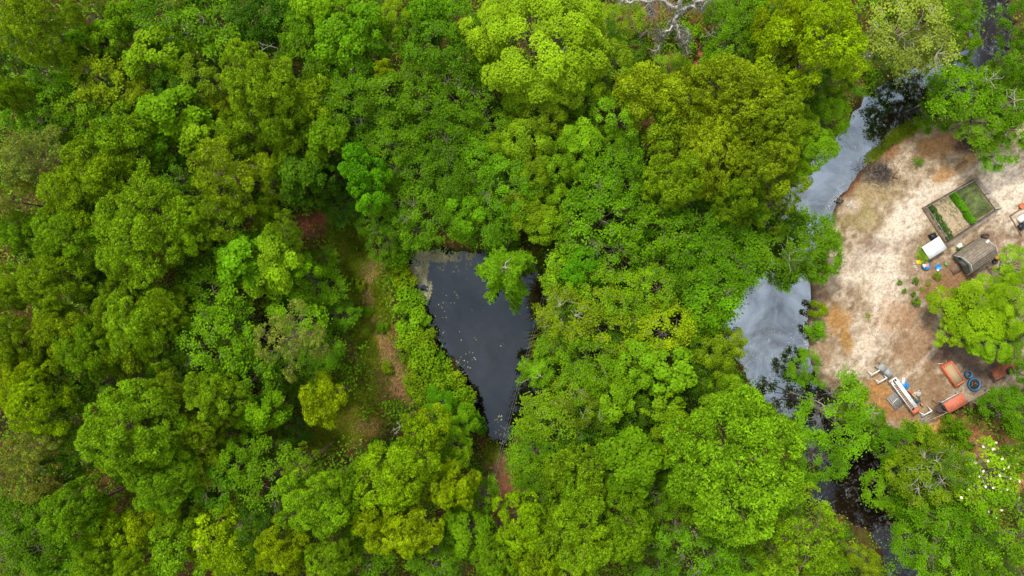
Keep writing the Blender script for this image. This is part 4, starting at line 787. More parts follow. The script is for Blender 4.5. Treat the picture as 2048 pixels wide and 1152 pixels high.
# fallen leaves, twigs and clods lying on sand and soil
mb = MB(); n = 15000; u = rs.uniform(1610, 2060, n); v = rs.uniform(230, 930, n); X, Y = (u - 1024) * S, (576 - v) * S
dens = sstep(0.42, 0.62, fbm(X * 0.55 + 3, Y * 0.55)) * 0.8 + 0.1
k = (shore(X, Y) > 0.15) & (rs.rand(n) < dens) & (poly_sd(X, Y, gGARDEN) > 0.2); X, Y = X[k], Y[k]; n = len(X)
C = np.stack([X, Y, ground_z(X, Y) + 0.012], 1); kites(mb, C, np.array((0, 0, 1.0)) + rs.normal(size=(n, 3)) * 0.3, rs.uniform(0.05, 0.17, n), rs.uniform(0.03, 0.07, n), rs, rs.rand(n))
for (u0, v0, ru, rv, n) in ((607, 452, 48, 26, 1500), (1395, 110, 20, 48, 1500), (430, 925, 26, 26, 700), (1940, 885, 70, 40, 2200), (1005, 985, 40, 60, 1500), (910, 478, 40, 18, 700), (1175, 350, 40, 30, 600), (1290, 20, 60, 30, 900), (690, 850, 80, 45, 1500)):
    r = np.sqrt(rs.rand(n)); th = rs.rand(n) * 6.283; c = P(u0, v0); X, Y = c[0] + r * np.cos(th) * ru * S, c[1] + r * np.sin(th) * rv * S
    C = np.stack([X, Y, ground_z(X, Y) + 0.015], 1); kites(mb, C, np.array((0, 0, 1.0)) + rs.normal(size=(n, 3)) * 0.35, rs.uniform(0.06, 0.2, n), rs.uniform(0.03, 0.07, n), rs, rs.rand(n))
o = mb.obj('leaf_litter', leaf_mat('dead_leaf', (0.17, 0.095, 0.05), trans=0.0, lo=0.5, hi=1.8, warm=0.3)); tag(o, 'brown fallen leaves and twigs strewn on sand and forest floor', 'litter', kind='stuff')

# the bleached dead tree hung with moss, top middle
base = P(1338, 52, 0.0); o = thing('dead_tree', 'bleached grey dead tree hung with moss in the top clearing', 'tree', (0, 0, 0))
J = P(1357, 20, 9.0); tk, ms = MB(), MB(); BR = []
def br(pts, r0, r1, n=6):
    pts = np.array(pts); t = np.linspace(0, 1, len(pts)); tt = np.linspace(0, 1, len(pts) * 3)
    q = np.stack([np.interp(tt, t, pts[:, i]) for i in range(3)], 1); q[1:-1] += rs.normal(size=(len(q) - 2, 3)) * r0 * 0.35
    r0, r1 = r0 * 0.75, r1 * 0.75; tk.tube(q, np.linspace(r0, r1, len(q)), n); BR.append((q, r0)); return q
tb = np.array((base[0], base[1], gz(base[0], base[1]) - 0.3))
br([tb, tb * 0.45 + J * 0.55 + (0.1, 0, 0), J], 0.42, 0.33, 9)
br([J, P(1364, 0, 10.5), P(1368, -28, 12.0), P(1376, -60, 13)], 0.30, 0.10, 8)
br([J, P(1340, 8, 9.8), P(1318, -2, 10.3), P(1296, 4, 10.6), P(1262, 0, 10.6), P(1236, -2, 10.4)], 0.24, 0.05)
br([P(1300, 3, 10.5), P(1301, 18, 10.2), P(1306, 28, 10)], 0.10, 0.03)
br([J, P(1378, 16, 9.8), P(1394, 4, 10.4), P(1414, -4, 11), P(1440, -14, 11.5)], 0.21, 0.08)
br([P(1396, 3, 10.4), P(1402, 8, 10.3), P(1404, 15, 10.2)], 0.09, 0.05)
br([J, P(1352, 38, 8.6), P(1343, 52, 8.4), P(1330, 70, 8.0), P(1320, 84, 7.6), P(1311, 102, 7.2)], 0.20, 0.04)
br([P(1351, 44, 8.6), P(1356, 60, 8.3), P(1363, 80, 8.0), P(1372, 96, 7.8), P(1374, 106, 7.6)], 0.15, 0.05)
br([P(1330, 70, 8.0), P(1320, 72, 8.1), P(1314, 62, 8.3)], 0.07, 0.02); br([P(1364, 82, 8.0), P(1368, 70, 8.2), P(1367, 58, 8.4)], 0.06, 0.02); br([P(1368, 88, 8), P(1376, 80, 8.2), P(1377, 66, 8.4)], 0.05, 0.015)
for q, r0 in BR[2:]:
    for i in range(len(q) * 2):
        p = q[rs.randint(1, len(q))]; d = nrm(rs.normal(size=3)) * rs.uniform(0.25, 0.8); tk.tube(np.array([p, p + d * 0.5 + rs.normal(size=3) * 0.06, p + d]), [0.025, 0.016, 0.006], 3)
    n = int(len(q) * 34); p = q[rs.randint(1, len(q), n)] + rs.normal(size=(n, 3)) * 0.17; L_ = rs.uniform(0.15, 0.55, n)
    D = np.stack([rs.normal(size=n) * 0.35, rs.normal(size=n) * 0.35, -np.ones(n)], 1) * L_[:, None]; sd_ = rdir(rs, n) * 0.035
    ms.quads(np.stack([p - sd_, p + sd_, p + D + sd_ * 0.4, p + D - sd_ * 0.4], 1).reshape(-1, 3), None, rs.rand(n))
tk.obj('trunk', M['bark_dead'], o, True); ms.obj('moss', M['moss'], o)

# bare snags and dead branches that show among the crowns
def snag(u, v, z, size, label, mat='bark_pale', n=5, bare=True):
    c = P(u, v, z); x, y = float(c[0]), float(c[1]); o = thing('dead_snag', label, 'snag', (x, y, gz(x, y)), 0, 'bare grey snags')
    tk = MB(); bs = MB(); bs.tube(np.array([(0, 0, -0.2), (0.1, 0, z * 0.6), (0, 0, z)]), [0.10, 0.07, 0.04], 6); bs.obj('trunk', M['bark'], o, True)
    for i in range(n):
        az = i * 2.4 + rs.normal() * 0.4; l = size * rs.uniform(0.6, 1.1); d = np.array((math.cos(az), math.sin(az), rs.uniform(-0.1, 0.4)))
        q = limb(tk, (0, 0, z - rs.rand() * 0.6), np.array((0, 0, z)) + d * l, 0.034, 0.01, rs, 4, 6, 0.13)
        for j in range(5):
            p = q[rs.randint(2, 6)]; limb(tk, p, p + rdir(rs, 1)[0] * np.array((1, 1, 0.5)) * l * 0.45, 0.02, 0.006, rs, 3, 3)
    tk.obj('branches', M[mat], o, True)
for a in ((455, 857, 7.5, 1.3, 'bare grey snag with forked branches in the lower left wood', 'bark_dead', 5), (1295, 62, 4.0, 1.3, 'grey leafless bush left of the bleached dead tree', 'bark', 9), (1582, 512, 10.5, 1.5, 'pale bare twigs above the tree overhanging the creek', 'bark_pale', 5), 
          (2000, 150, 9.5, 1.1, 'pale forked dead branch near the upper right', 'bark_pale', 4), (2032, 200, 9.0, 1.2, 'pale dead branches at the right edge above the yard', 'bark_pale', 4), (1445, 660, 1.6, 1.5, 'leafless grey bank bush left of the silvery creek pool', 'bark', 9), (535, 90, 10, 1.0, 'short broken grey limbs near the top left wood', 'bark_pale', 3), (800, 855, 9.0, 0.9, 'curled pale dead branch above the great yellow pine', 'bark_pale', 4),
          (1420, 70, 5.5, 0.8, 'small pale dead twigs right of the bleached dead tree', 'bark_pale', 6), (1655, 812, 8.5, 0.8, 'pale bare twigs by the dark creek narrows', 'bark_pale', 4), (1748, 826, 6.5, 0.8, 'pale bare twigs left of the grey pallet', 'bark_pale', 5), (1300, 985, 10, 0.9, 'curved pale dead branch low in the middle wood', 'bark_pale', 3), (1850, 955, 9.5, 1.5, 'spread of bare grey twigs left of the magnolia', 'bark_pale', 7)):
    snag(*a)

# two thin overhead wires crossing the pond, on two poles among the trees
POLE_A, POLE_B = P(1130, 440, 6.2), P(972, 1012, 6.2)
dirw = nrm(POLE_B - POLE_A); crossv = np.array((-dirw[1], dirw[0], 0))
for nm, pp in (('wooden utility pole among the trees north of the pond', POLE_A), ('wooden utility pole among the trees south of the pond', POLE_B)):
    o = thing('utility_pole', nm, 'pole', (float(pp[0]), float(pp[1]), 0.0), math.atan2(crossv[1], crossv[0])); mb = MB(); mb.tube(np.array([(0, 0, -0.5), (0, 0, 3), (0, 0, 6.3)]), [0.13, 0.12, 0.10], 8); mb.obj('post', M['bark_pine'], o, True)
    mb = MB(); mb.box((0, 0, 6.12), (0.9, 0.09, 0.1)); mb.obj('crossarm', M['bark_pine'], o)
M['wire'] = plain('wire_aluminium', (0.30, 0.31, 0.33), 0.55, 0.1)
for off, nm in ((-0.1, 'left one of the two thin overhead wires crossing the pond'), (0.1, 'right one of the two thin overhead wires crossing the pond')):
    t = np.linspace(0, 1, 25)[:, None]; pts = POLE_A + (POLE_B - POLE_A) * t - crossv * off + np.array((0, 0, -1.0)) * (1 - (2 * t - 1) ** 2)
    mb = MB(); mb.tube(pts, 0.006, 4); tag(mb.obj('overhead_wire', M['wire'], None, True), nm, 'wire', 'overhead wires')
# ------------------------------------------------------------------ things in the sandy yard
M['white'] = plain('white_paint', (0.78, 0.78, 0.76), 0.5, 0.08, 9, wear=(0.5, 0.45, 0.38))
M['white_sheet'] = plain('white_sheet_metal', (0.80, 0.82, 0.84), 0.4, 0.06, 5)
M['grey_wood'] = plain('weathered_grey_wood', (0.26, 0.25, 0.235), 0.85, 0.3, 10)
M['grey_panel'] = plain('grey_panel', (0.27, 0.28, 0.27), 0.7, 0.25, 5, wear=(0.42, 0.41, 0.38))
M['brown_wood'] = plain('brown_wood', (0.20, 0.125, 0.085), 0.85, 0.35, 8)
M['slat_wood'] = plain('slat_wood', (0.36, 0.22, 0.15), 0.8, 0.35, 6)
M['dark_wood'] = plain('dark_wood', (0.075, 0.055, 0.045), 0.9, 0.35, 8)
M['orange'] = plain('orange_paint', (0.62, 0.16, 0.075), 0.65, 0.2, 7, wear=(0.42, 0.14, 0.08))
M['orange_roof'] = plain('orange_sheet_metal', (0.60, 0.17, 0.095), 0.55, 0.14, 5, wear=(0.45, 0.15, 0.09))
M['rust'] = plain('rust_sheet', (0.34, 0.11, 0.06), 0.8, 0.3, 5, wear=(0.22, 0.08, 0.05))
M['straw'] = plain('straw', (0.42, 0.30, 0.17), 0.95, 0.45, 22, bump=0.6)
M['blue'] = plain('blue_plastic', (0.015, 0.27, 0.62), 0.35, 0.08)
M['blue_tarp'] = plain('blue_tarp', (0.02, 0.19, 0.50), 0.5, 0.25)
M['teal'] = plain('teal_tarp', (0.035, 0.10, 0.13), 0.6, 0.35)
M['amber'] = plain('amber_wood', (0.58, 0.27, 0.06), 0.7, 0.2)
M['yellow'] = plain('yellow_plastic', (0.75, 0.56, 0.02), 0.4, 0.15)
M['pink'] = plain('pink_plastic', (0.72, 0.27, 0.27), 0.5, 0.2)
M['green_pl'] = plain('green_plastic', (0.10, 0.5, 0.12), 0.4, 0.1)
M['black'] = plain('black_plastic', (0.014, 0.014, 0.017), 0.4, 0.2)
M['roof'] = plain('shed_roof_felt', (0.20, 0.165, 0.125), 0.9, 0.28, 4, wear=(0.27, 0.24, 0.18))
M['shed_wall'] = plain('shed_wall_boards', (0.22, 0.235, 0.22), 0.75, 0.2, 6)
M['pale_green'] = plain('pale_green_trim', (0.48, 0.54, 0.46), 0.6, 0.12, 8)
M['net'] = plain('fence_netting', (0.10, 0.095, 0.09), 0.7, 0.2)
M['tubwater'] = plain('tub_water', (0.03, 0.022, 0.014), 0.12, 0.5, 14)
M['stone'] = plain('pale_stone', (0.46, 0.42, 0.37), 0.9, 0.2)
M['soil'] = plain('garden_soil', (0.36, 0.28, 0.18), 0.95, 0.3, 7, bump=0.5)
M['terracotta'] = plain('terracotta', (0.45, 0.15, 0.06), 0.8, 0.15)

def adir(p, q):
    """heading on the ground of a line given in plan units"""
    return math.atan2(-(q[1] - p[1]), q[0] - p[0])
def at(u, v, h=0.0):
    """ground place of something whose top (height h) is seen at u, v"""
    p = P(u, v, h); return (float(p[0]), float(p[1]), gz(p[0], p[1]))
def put(name, label, cat, u, v, rz=0.0, h=0.0, group=None):
    return thing(name, label, cat, at(u, v, h), rz, group)
def part(o, name, mat, fn, smooth=False):
    mb = MB(); fn(mb); return mb.obj(name, M[mat], o, smooth)
def lathe(mb, prof, n=20, cap=False):
    prof = np.array(prof); ang = np.arange(n) * 2 * np.pi / n; m_ = len(prof)
    V = np.stack([prof[:, 0, None] * np.cos(ang), prof[:, 0, None] * np.sin(ang), np.repeat(prof[:, 1, None], n, 1)], -1)
    i = np.arange(m_ - 1)[:, None] * n; j = np.arange(n)[None]; j2 = (j + 1) % n
    mb.quads(V.reshape(-1, 3), np.stack([i + j, i + j2, i + n + j2, i + n + j], -1).reshape(-1, 4))
def blobm(mb, r, sq=0.6, seed=1, nu=14, nv=8, rough=0.35, c=(0, 0, 0)):
    """a crumpled heap"""
    th = np.arange(nu) * 2 * np.pi / nu; ph = np.linspace(0.02, np.pi / 2 + 0.3, nv); T, Q = np.meshgrid(th, ph)
    k = r * (1 - rough + 2 * rough * vnoise(np.cos(T) * 2.2 * np.sin(Q) + seed * 3.7, np.sin(T) * 2.2 * np.sin(Q) + seed * 1.3 + Q))
    V = np.stack([k * np.sin(Q) * np.cos(T), k * np.sin(Q) * np.sin(T), k * np.cos(Q) * sq], -1) + np.array(c)
    i = np.arange(nv - 1)[:, None] * nu; j = np.arange(nu)[None]; j2 = (j + 1) % nu
    mb.quads(V.reshape(-1, 3), np.stack([i + j, i + nu + j, i + nu + j2, i + j2], -1).reshape(-1, 4))

# ---- vegetable garden: soil ridges, crops, netting fence
GT, GR, GB, GL = [np.array(P(*q)) for q in GARDEN]
ex, ey = (GR - GB + GT - GL) / 2, (GT - GR + GL - GB) / 2      # long side, short side
def gp(a, b_, z=0.0): return GB * (1 - a) * (1 - b_) + GR * a * (1 - b_) + GT * a * b_ + GL * (1 - a) * b_ + np.array((0, 0, z))
garden_z = max(gz(*gp(a, b_)[:2]) for a in (0, .5, 1) for b_ in (0, .5, 1)) + 0.06
mb = MB(); na, nb = 90, 40; A_, B_ = np.meshgrid(np.linspace(0.02, 0.98, na), np.linspace(0.03, 0.97, nb))
V = GB * ((1 - A_) * (1 - B_))[..., None] + GR * (A_ * (1 - B_))[..., None] + GT * (A_ * B_)[..., None] + GL * ((1 - A_) * B_)[..., None]
V[..., 2] = garden_z + 0.035 * np.sin(A_ * 2 * np.pi * 15) * (A_ < 0.5) + 0.05 * (fbm(V[..., 0] * 4, V[..., 1] * 4, 3) - 0.5)
V[0, :, 2] -= 0.3; V[-1, :, 2] -= 0.3; V[:, 0, 2] -= 0.3; V[:, -1, 2] -= 0.3
ii = (np.arange(nb - 1)[:, None] * na + np.arange(na - 1)[None]).ravel(); mb.quads(V.reshape(-1, 3), np.stack([ii, ii + 1, ii + 1 + na, ii + na], 1))
o = mb.obj('garden_soil', M['soil'], None, True); tag(o, 'tan tilled soil with furrows inside the fenced vegetable garden', 'soil', kind='structure')
def bed(a0, a1, n, hgt, leaf, name, colour, label, cat, kind=None, b0=0.05, b1=0.95, gap=0.0, flat=0.4, jit=0.0):
    a = rs.uniform(a0, a1, n); b_ = rs.uniform(b0, b1, n); a = a + jit * (fbm(b_ * 7, b_ * 0 + 3) - 0.5)
    if gap:
        k = fbm(a * 30 + 5, b_ * 12, 2) > gap; a, b_ = a[k], b_[k]; n = len(a)
    C = GB * ((1 - a) * (1 - b_))[:, None] + GR * (a * (1 - b_))[:, None] + GT * (a * b_)[:, None] + GL * ((1 - a) * b_)[:, None]
    mid = np.abs((a - (a0 + a1) / 2) / ((a1 - a0) / 2))
    C[:, 2] = garden_z + hgt * np.sqrt(np.clip(1.05 - mid ** 2, 0, 1)) * rs.uniform(0.25, 1.0, n) + 0.02
    mb = MB(); kites(mb, C, np.array((0, 0, 1.0)) + rs.normal(size=(n, 3)) * flat, leaf * rs.uniform(0.6, 1.3, n), leaf * 0.7, rs, np.clip(0.5 + rs.normal(size=n) * 0.22, 0, 1))
    o = mb.obj(name, M['leaf']); o.color = (*colour, 1); return tag(o, label, cat, kind=kind)
bed(0.50, 0.615, 2600, 0.55, 0.17, 'crop_row', (0.11, 0.31, 0.012), 'dense bright green crop row across the middle of the garden', 'crop row', jit=0.07)
for i in range(9):
    b0 = 0.03 + i * 0.105
    bed(0.055 + 0.012 * (i % 3), 0.165 + 0.02 * (i % 2), 190 + 40 * (i % 3), 0.35, 0.17, 'vegetable_plant', (0.09, 0.17, 0.04), 'leafy vegetable plant in the row along the garden fence facing the creek', 'plant', None, b0, b0 + 0.10, 0.42, 0.5)['group'] = 'vegetable plants in a row'
bed(0.16, 0.49, 700, 0.06, 0.10, 'garden_weeds', (0.13, 0.20, 0.05), 'sparse weeds in lines on the tilled half of the garden', 'weeds', 'stuff', 0.06, 0.94, 0.52)
# turf half
n = 9000; a = rs.uniform(0.635, 0.965, n); b_ = rs.uniform(0.06, 0.95, n); k = fbm(a * 22, b_ * 14, 4) > 0.22; a, b_ = a[k], b_[k]; n = len(a)
B0 = GB * ((1 - a) * (1 - b_))[:, None] + GR * (a * (1 - b_))[:, None] + GT * (a * b_)[:, None] + GL * ((1 - a) * b_)[:, None]; B0[:, 2] = garden_z
az = rs.rand(n) * 6.283; tl = rs.uniform(0.2, 1.2, n); D = np.stack([np.cos(az) * np.sin(tl), np.sin(az) * np.sin(tl), np.cos(tl)], 1) * rs.uniform(0.08, 0.2, n)[:, None]; sd_ = np.stack([-np.sin(az), np.cos(az), 0 * az], 1) * 0.028
mb = MB(); mb.quads(np.stack([B0 - sd_, B0 + sd_, B0 + D + sd_ * 0.4, B0 + D - sd_ * 0.4], 1).reshape(-1, 3), None, np.clip(fbm(a * 12, b_ * 12, 2) + rs.normal(size=n) * 0.15, 0, 1))
o = mb.obj('garden_grass', M['grass']); o.color = (0.25, 0.31, 0.13, 1); tag(o, 'even green turf filling one half of the fenced garden', 'grass', kind='stuff')
# fence
fo = thing('garden_fence', 'dark netting fence on posts around the vegetable garden', 'fence', (0, 0, 0))
FH = 1.0; corners = [GT, GR, GB, GL]
for i in range(4):
    p, q = corners[i].copy(), corners[(i + 1) % 4].copy(); L_ = np.linalg.norm(q - p); d = (q - p) / L_; npost = 2 if L_ < 4.5 else 3
    z0 = gz(*p[:2]) - 0.1
    for j in range(npost):
        c = p + (q - p) * j / npost; c[2] = gz(*c[:2])
        part(fo, 'post', 'grey_wood', lambda mb, c=c: mb.tube(np.array([c - (0, 0, 0.2), c + (0, 0, 0.5), c + (0, 0, FH + 0.08)]), 0.045, 7))
    p[2] = gz(*p[:2]) + FH; q[2] = gz(*q[:2]) + FH
    part(fo, 'top_rail', 'grey_wood', lambda mb: mb.bar(p, q, 0.035, 0.035))
    part(fo, 'bottom_board', 'brown_wood', lambda mb: mb.bar(p - (0, 0, FH - 0.05), q - (0, 0, FH - 0.05), 0.03, 0.10))
    mb = MB(); nv_ = int(L_ / 0.10)
    for j in range(1, nv_):
        c = p + (q - p) * j / nv_ + np.array((d[1], -d[0], 0)) * 0.03; mb.bar(c - (0, 0, FH - 0.02), c, 0.011, 0.011)
    for j in range(1, 12):
        z = (0, 0, FH - j * FH / 12); s_ = np.array((d[1], -d[0], 0)) * 0.05; mb.bar(p - z + s_, q - z + s_, 0.011, 0.011)
    mb.obj('netting', M['net'], fo)

# ---- barn-roofed shed
RZ = adir((1914.4, 506.6), (1958.5, 475.8)); H0 = 0.72
sh = thing('shed', 'small barn-roofed shed with brown felt roof and pale green gable trim', 'shed', at(1909, 510.5, H0), RZ)
W_, LEN = 2.35, 2.95; PR = [(0, H0), (0.30, H0 + 1.02), (W_ / 2, H0 + 1.55), (W_ - 0.30, H0 + 1.02), (W_, H0)]
def prism(mb, prof, x0, x1):
    """closed polygon (s, z) extruded along the shed"""
    n = len(prof); V = [(x, -s_, z) for x in (x0, x1) for s_, z in prof]
    mb.quads(V, [(i, (i + 1) % n, (i + 1) % n + n, i + n) for i in range(n)])
    c0, c1 = np.mean(V[:n], 0), np.mean(V[n:], 0)
    mb.tris([*V, c0, c1], [(i, (i + 1) % n, 2 * n) for i in range(n)] + [(i + n, (i + 1) % n + n, 2 * n + 1) for i in range(n)])
ins = [(0.10, 0.0), (0.10, H0 - 0.03), (0.36, H0 + 0.92), (W_ / 2, H0 + 1.45), (W_ - 0.36, H0 + 0.92), (W_ - 0.10, H0 - 0.03), (W_ - 0.10, 0.0)]
part(sh, 'wall', 'shed_wall', lambda mb: prism(mb, ins, 0.16, LEN - 0.12))
for i in range(4):
    (s0, z0), (s1, z1) = PR[i], PR[i + 1]; nn = nrm(np.array((-(z1 - z0), s1 - s0))); t_ = 0.05
    q = [(s0, z0), (s1, z1), (s1 + nn[0] * t_, z1 + nn[1] * t_), (s0 + nn[0] * t_, z0 + nn[1] * t_)]
    pn = part(sh, 'roof_panel', 'roof', lambda mb: prism(mb, q, 0.0, LEN))
    L_ = math.hypot(s1 - s0, z1 - z0); rows = max(2, int(L_ / 0.22))
    for k in range(rows):
        f0, f1 = k / rows, (k + 1) / rows
        a0 = (s0 + (s1 - s0) * f0 + nn[0] * t_, z0 + (z1 - z0) * f0 + nn[1] * t_); a1 = (s0 + (s1 - s0) * f1 + nn[0] * t_, z0 + (z1 - z0) * f1 + nn[1] * t_)
        up = 0.016 if i < 2 else 0.004; dn = 0.004 if i < 2 else 0.016
        qq = [a0, a1, (a1[0] + nn[0] * dn, a1[1] + nn[1] * dn), (a0[0] + nn[0] * up, a0[1] + nn[1] * up)]
        part(pn, 'shingle_course', 'roof', lambda mb: prism(mb, qq, 0.004 + 0.01 * (k % 2), LEN - 0.004 - 0.008 * ((k + 1) % 2)))
for x0, x1 in ((-0.05, 0.0), (LEN, LEN + 0.04)):
    def fascia(mb):
        for i in range(4):
            (s0, z0), (s1, z1) = PR[i], PR[i + 1]; prism(mb, [(s0, z0 - 0.28), (s1, z1 - 0.28), (s1, z1 + 0.07), (s0, z0 + 0.07)], x0 - 0.001 * i, x1)
    part(sh, 'fascia', 'pale_green', fascia)
part(sh, 'eave_trim', 'white', lambda mb: mb.box((LEN / 2, 0.03, H0 + 0.0), (LEN, 0.05, 0.09)))
part(sh, 'door', 'grey_wood', lambda mb: mb.box((0.13, -W_ / 2, 0.72), (0.05, 0.8, 1.4)))
part(sh, 'window', 'black', lambda mb: mb.box((0.14, -W_ / 2 + 0.72, 0.95), (0.04, 0.3, 0.4)))
part(sh, 'vent_cap', 'white', lambda mb: mb.box((LEN - 0.12, -0.42, H0 + 1.16), (0.34, 0.26, 0.12)))
part(sh, 'ramp', 'brown_wood', lambda mb: mb.box((-0.42, -W_ / 2 - 0.2, 0.12), (0.9, 0.8, 0.06), tilt=0.12))
part(sh, 'foundation', 'dark_wood', lambda mb: mb.box((LEN / 2, -W_ / 2, 0.03), (LEN - 0.2, W_ - 0.12, 0.16)))

for (u, v, lab) in ((1092, 512, 'white plastic bag on the ground right of the feathery pond tree'), (1098, 525, 'smaller white bag below the other by the pond')):
    o = put('litter_bag', lab, 'bag', u, v, 0.4); part(o, 'body', 'white', lambda mb: blobm(mb, 0.26 if v < 520 else 0.16, 0.6, int(u)), True); part(o, 'knot', 'white', lambda mb: blobm(mb, 0.08, 0.9, 3, c=(0.16, 0.06, 0.08)), True)

# ---- white ribbed shelter roof
RZ = adir((1845.2, 494), (1876.7, 473.9)); o = put('shelter', 'small shelter with a white ribbed sheet roof by the garden corner', 'shelter', 1869, 495.5, RZ, 0.95)
for side in (-1, 1):
    sheet = part(o, 'roof_sheet', 'white_sheet', lambda mb: mb.box((side * 0.505, 0, 0.93), (1.01, 1.42, 0.02), tilt=-side * 0.07))
    for k in range(6):
        part(sheet, 'rib', 'white_sheet', lambda mb, k=k: mb.box((side * (0.08 + k * 0.17), 0, 0.945 - (0.08 + k * 0.17 - 0.505) * 0.07), (0.03, 1.425, 0.03), tilt=-side * 0.07))
for sx in (-0.8, 0.8):
    for sy in (-0.55, 0.55): part(o, 'leg', 'grey_wood', lambda mb: mb.box((sx, sy, 0.42), (0.06, 0.06, 0.9)))
o = put('rain_barrel', 'dark flat bin tucked behind the white-roofed shelter', 'bin', 1868, 474, 0.5, 0.4); part(o, 'body', 'black', lambda mb: mb.box((0, 0, 0.22), (0.55, 0.7, 0.42))); part(o, 'lid', 'black', lambda mb: mb.box((0, 0, 0.45), (0.6, 0.74, 0.04)))

# ---- toys and tubs between shelter and shed
o = put('toy_heap', 'bright yellow plastic toy heap beside the bush at the shelter', 'toy', 1843, 522.5, 0.3); part(o, 'body', 'yellow', lambda mb: blobm(mb, 0.36, 0.6, 2)); part(o, 'wing', 'yellow', lambda mb: blobm(mb, 0.22, 0.5, 5, c=(-0.34, 0.04, 0)))
o = put('laundry_tub', 'blue tub heaped with pink and white cloth by the yellow toy', 'tub', 1849, 531); part(o, 'tub', 'blue', lambda mb: lathe(mb, [(0.30, 0), (0.40, 0.28), (0.43, 0.29), (0.37, 0.27), (0.28, 0.03), (0.01, 0.02)])); part(o, 'cloth', 'pink', lambda mb: blobm(mb, 0.26, 0.5, 8, c=(0.08, 0.05, 0.22)), True); part(o, 'towel', 'white', lambda mb: blobm(mb, 0.22, 0.5, 9, c=(-0.14, -0.02, 0.22)), True)
o = put('paddling_toy', 'blue bowl with a white ball in front of the shed', 'toy', 1875, 534.5); part(o, 'bowl', 'blue', lambda mb: lathe(mb, [(0.16, 0), (0.28, 0.18), (0.30, 0.18), (0.25, 0.15), (0.12, 0.02), (0.01, 0.02)])); part(o, 'ball', 'white', lambda mb: blobm(mb, 0.15, 0.95, 3, rough=0.02, c=(-0.03, -0.30, 0.1)), True)
o = put('watering_can', 'small green watering can right of the blue bowl', 'watering can', 1891, 529); part(o, 'body', 'green_pl', lambda mb: lathe(mb, [(0.01, 0), (0.12, 0), (0.11, 0.2), (0.01, 0.21)], 12)); part(o, 'spout', 'green_pl', lambda mb: mb.tube(np.array([(0.1, 0, 0.06), (0.2, 0, 0.14), (0.27, 0, 0.2)]), [0.03, 0.022, 0.02], 6))
def stones(name, label, u, v, n, spread, size, mat='stone', group=None):
    for i in range(n):
        uu, vv = u + rs.normal() * spread, v + rs.normal() * spread
        o = put(name, label, 'stone', uu, vv, rs.rand() * 6, group=group); part(o, 'body', mat, lambda mb: blobm(mb, size * rs.uniform(0.6, 1.3), 0.7, 3 + i, 9, 5, 0.4)); 
stones('pale_stone', 'small pale stone in the scatter left of the blue tub', 1832, 533, 7, 4, 0.10, group='stones by the toys')
stones('pale_rock', 'pale rock on the sand mound at the creek edge', 1696, 409, 6, 5, 0.16, group='rocks on the sand mound')
o = put('storage_box', 'white lidded box left of the shed eave', 'box', 1920, 491.5, 0.6, 0.35); part(o, 'body', 'white', lambda mb: mb.box((0, 0, 0.16), (0.46, 0.36, 0.32))); part(o, 'lid', 'white', lambda mb: mb.box((0, 0, 0.345), (0.5, 0.4, 0.05)))
o = put('rain_barrel', 'dark brown barrel standing behind the far end of the shed', 'barrel', 1974.5, 472, 0, 0.7); part(o, 'body', 'dark_wood', lambda mb: lathe(mb, [(0.01, 0), (0.24, 0), (0.29, 0.35), (0.24, 0.7), (0.20, 0.7), (0.19, 0.6), (0.01, 0.6)]), True)
o = put('bucket', 'black bucket by the lower right corner of the shed', 'bucket', 1990.5, 522.5, 0, 0.3); part(o, 'body', 'black', lambda mb: lathe(mb, [(0.01, 0), (0.20, 0), (0.27, 0.34), (0.24, 0.34), (0.18, 0.05), (0.01, 0.04)]), True)
o = put('crate', 'orange-brown wooden crate next to the black bucket', 'crate', 1996, 513.5, 0.3, 0.3)
for k in range(4): part(o, 'slat', 'amber', lambda mb: mb.box((-0.21 + k * 0.14, 0, 0.30), (0.10, 0.5, 0.03)))
part(o, 'body', 'slat_wood', lambda mb: mb.box((0, 0, 0.14), (0.5, 0.44, 0.28)))
o = put('bag', 'pink plastic bag at the edge of the lime tree', 'bag', 1878, 579.5, 0.2); part(o, 'body', 'pink', lambda mb: blobm(mb, 0.30, 0.5, 12), True); part(o, 'knot', 'pink', lambda mb: blobm(mb, 0.10, 0.9, 3, c=(0.2, 0.1, 0.1)), True)
o = put('flower_pot', 'round terracotta pot at the right edge beside the garden', 'pot', 2044.5, 411.5, 0, 0.3); part(o, 'pot', 'terracotta', lambda mb: lathe(mb, [(0.01, 0), (0.2, 0), (0.27, 0.3), (0.3, 0.3), (0.3, 0.36), (0.25, 0.36), (0.22, 0.3), (0.01, 0.3)]), True)
o = put('bed_edging', 'low timber edging of a bare bed at the right edge', 'edging', 2038, 445)
for p, q in (((2019, 432), (2050, 412)), ((2019, 432), (2042, 472))):
    c = np.array(o.location); part(o, 'board', 'brown_wood', lambda mb: mb.bar(np.array(at(*p)) - c + (0, 0, 0.06), np.array(at(*q)) - c + (0, 0, 0.06), 0.09, 0.16))
o = put('cooler', 'white cooler box at the right edge of the yard', 'cooler', 2045, 436, 0.6, 0.4); part(o, 'body', 'white', lambda mb: mb.box((0, 0, 0.2), (0.8, 0.5, 0.38))); part(o, 'lid', 'white_sheet', lambda mb: mb.box((0, 0, 0.42), (0.84, 0.54, 0.06)))
o = put('crate', 'black crate below the white cooler at the right edge', 'crate', 2044, 453, 0.6, 0.3); part(o, 'body', 'black', lambda mb: mb.box((0, 0, 0.15), (0.62, 0.5, 0.3))); part(o, 'rim', 'black', lambda mb: mb.box((0, 0, 0.31), (0.68, 0.56, 0.04)))

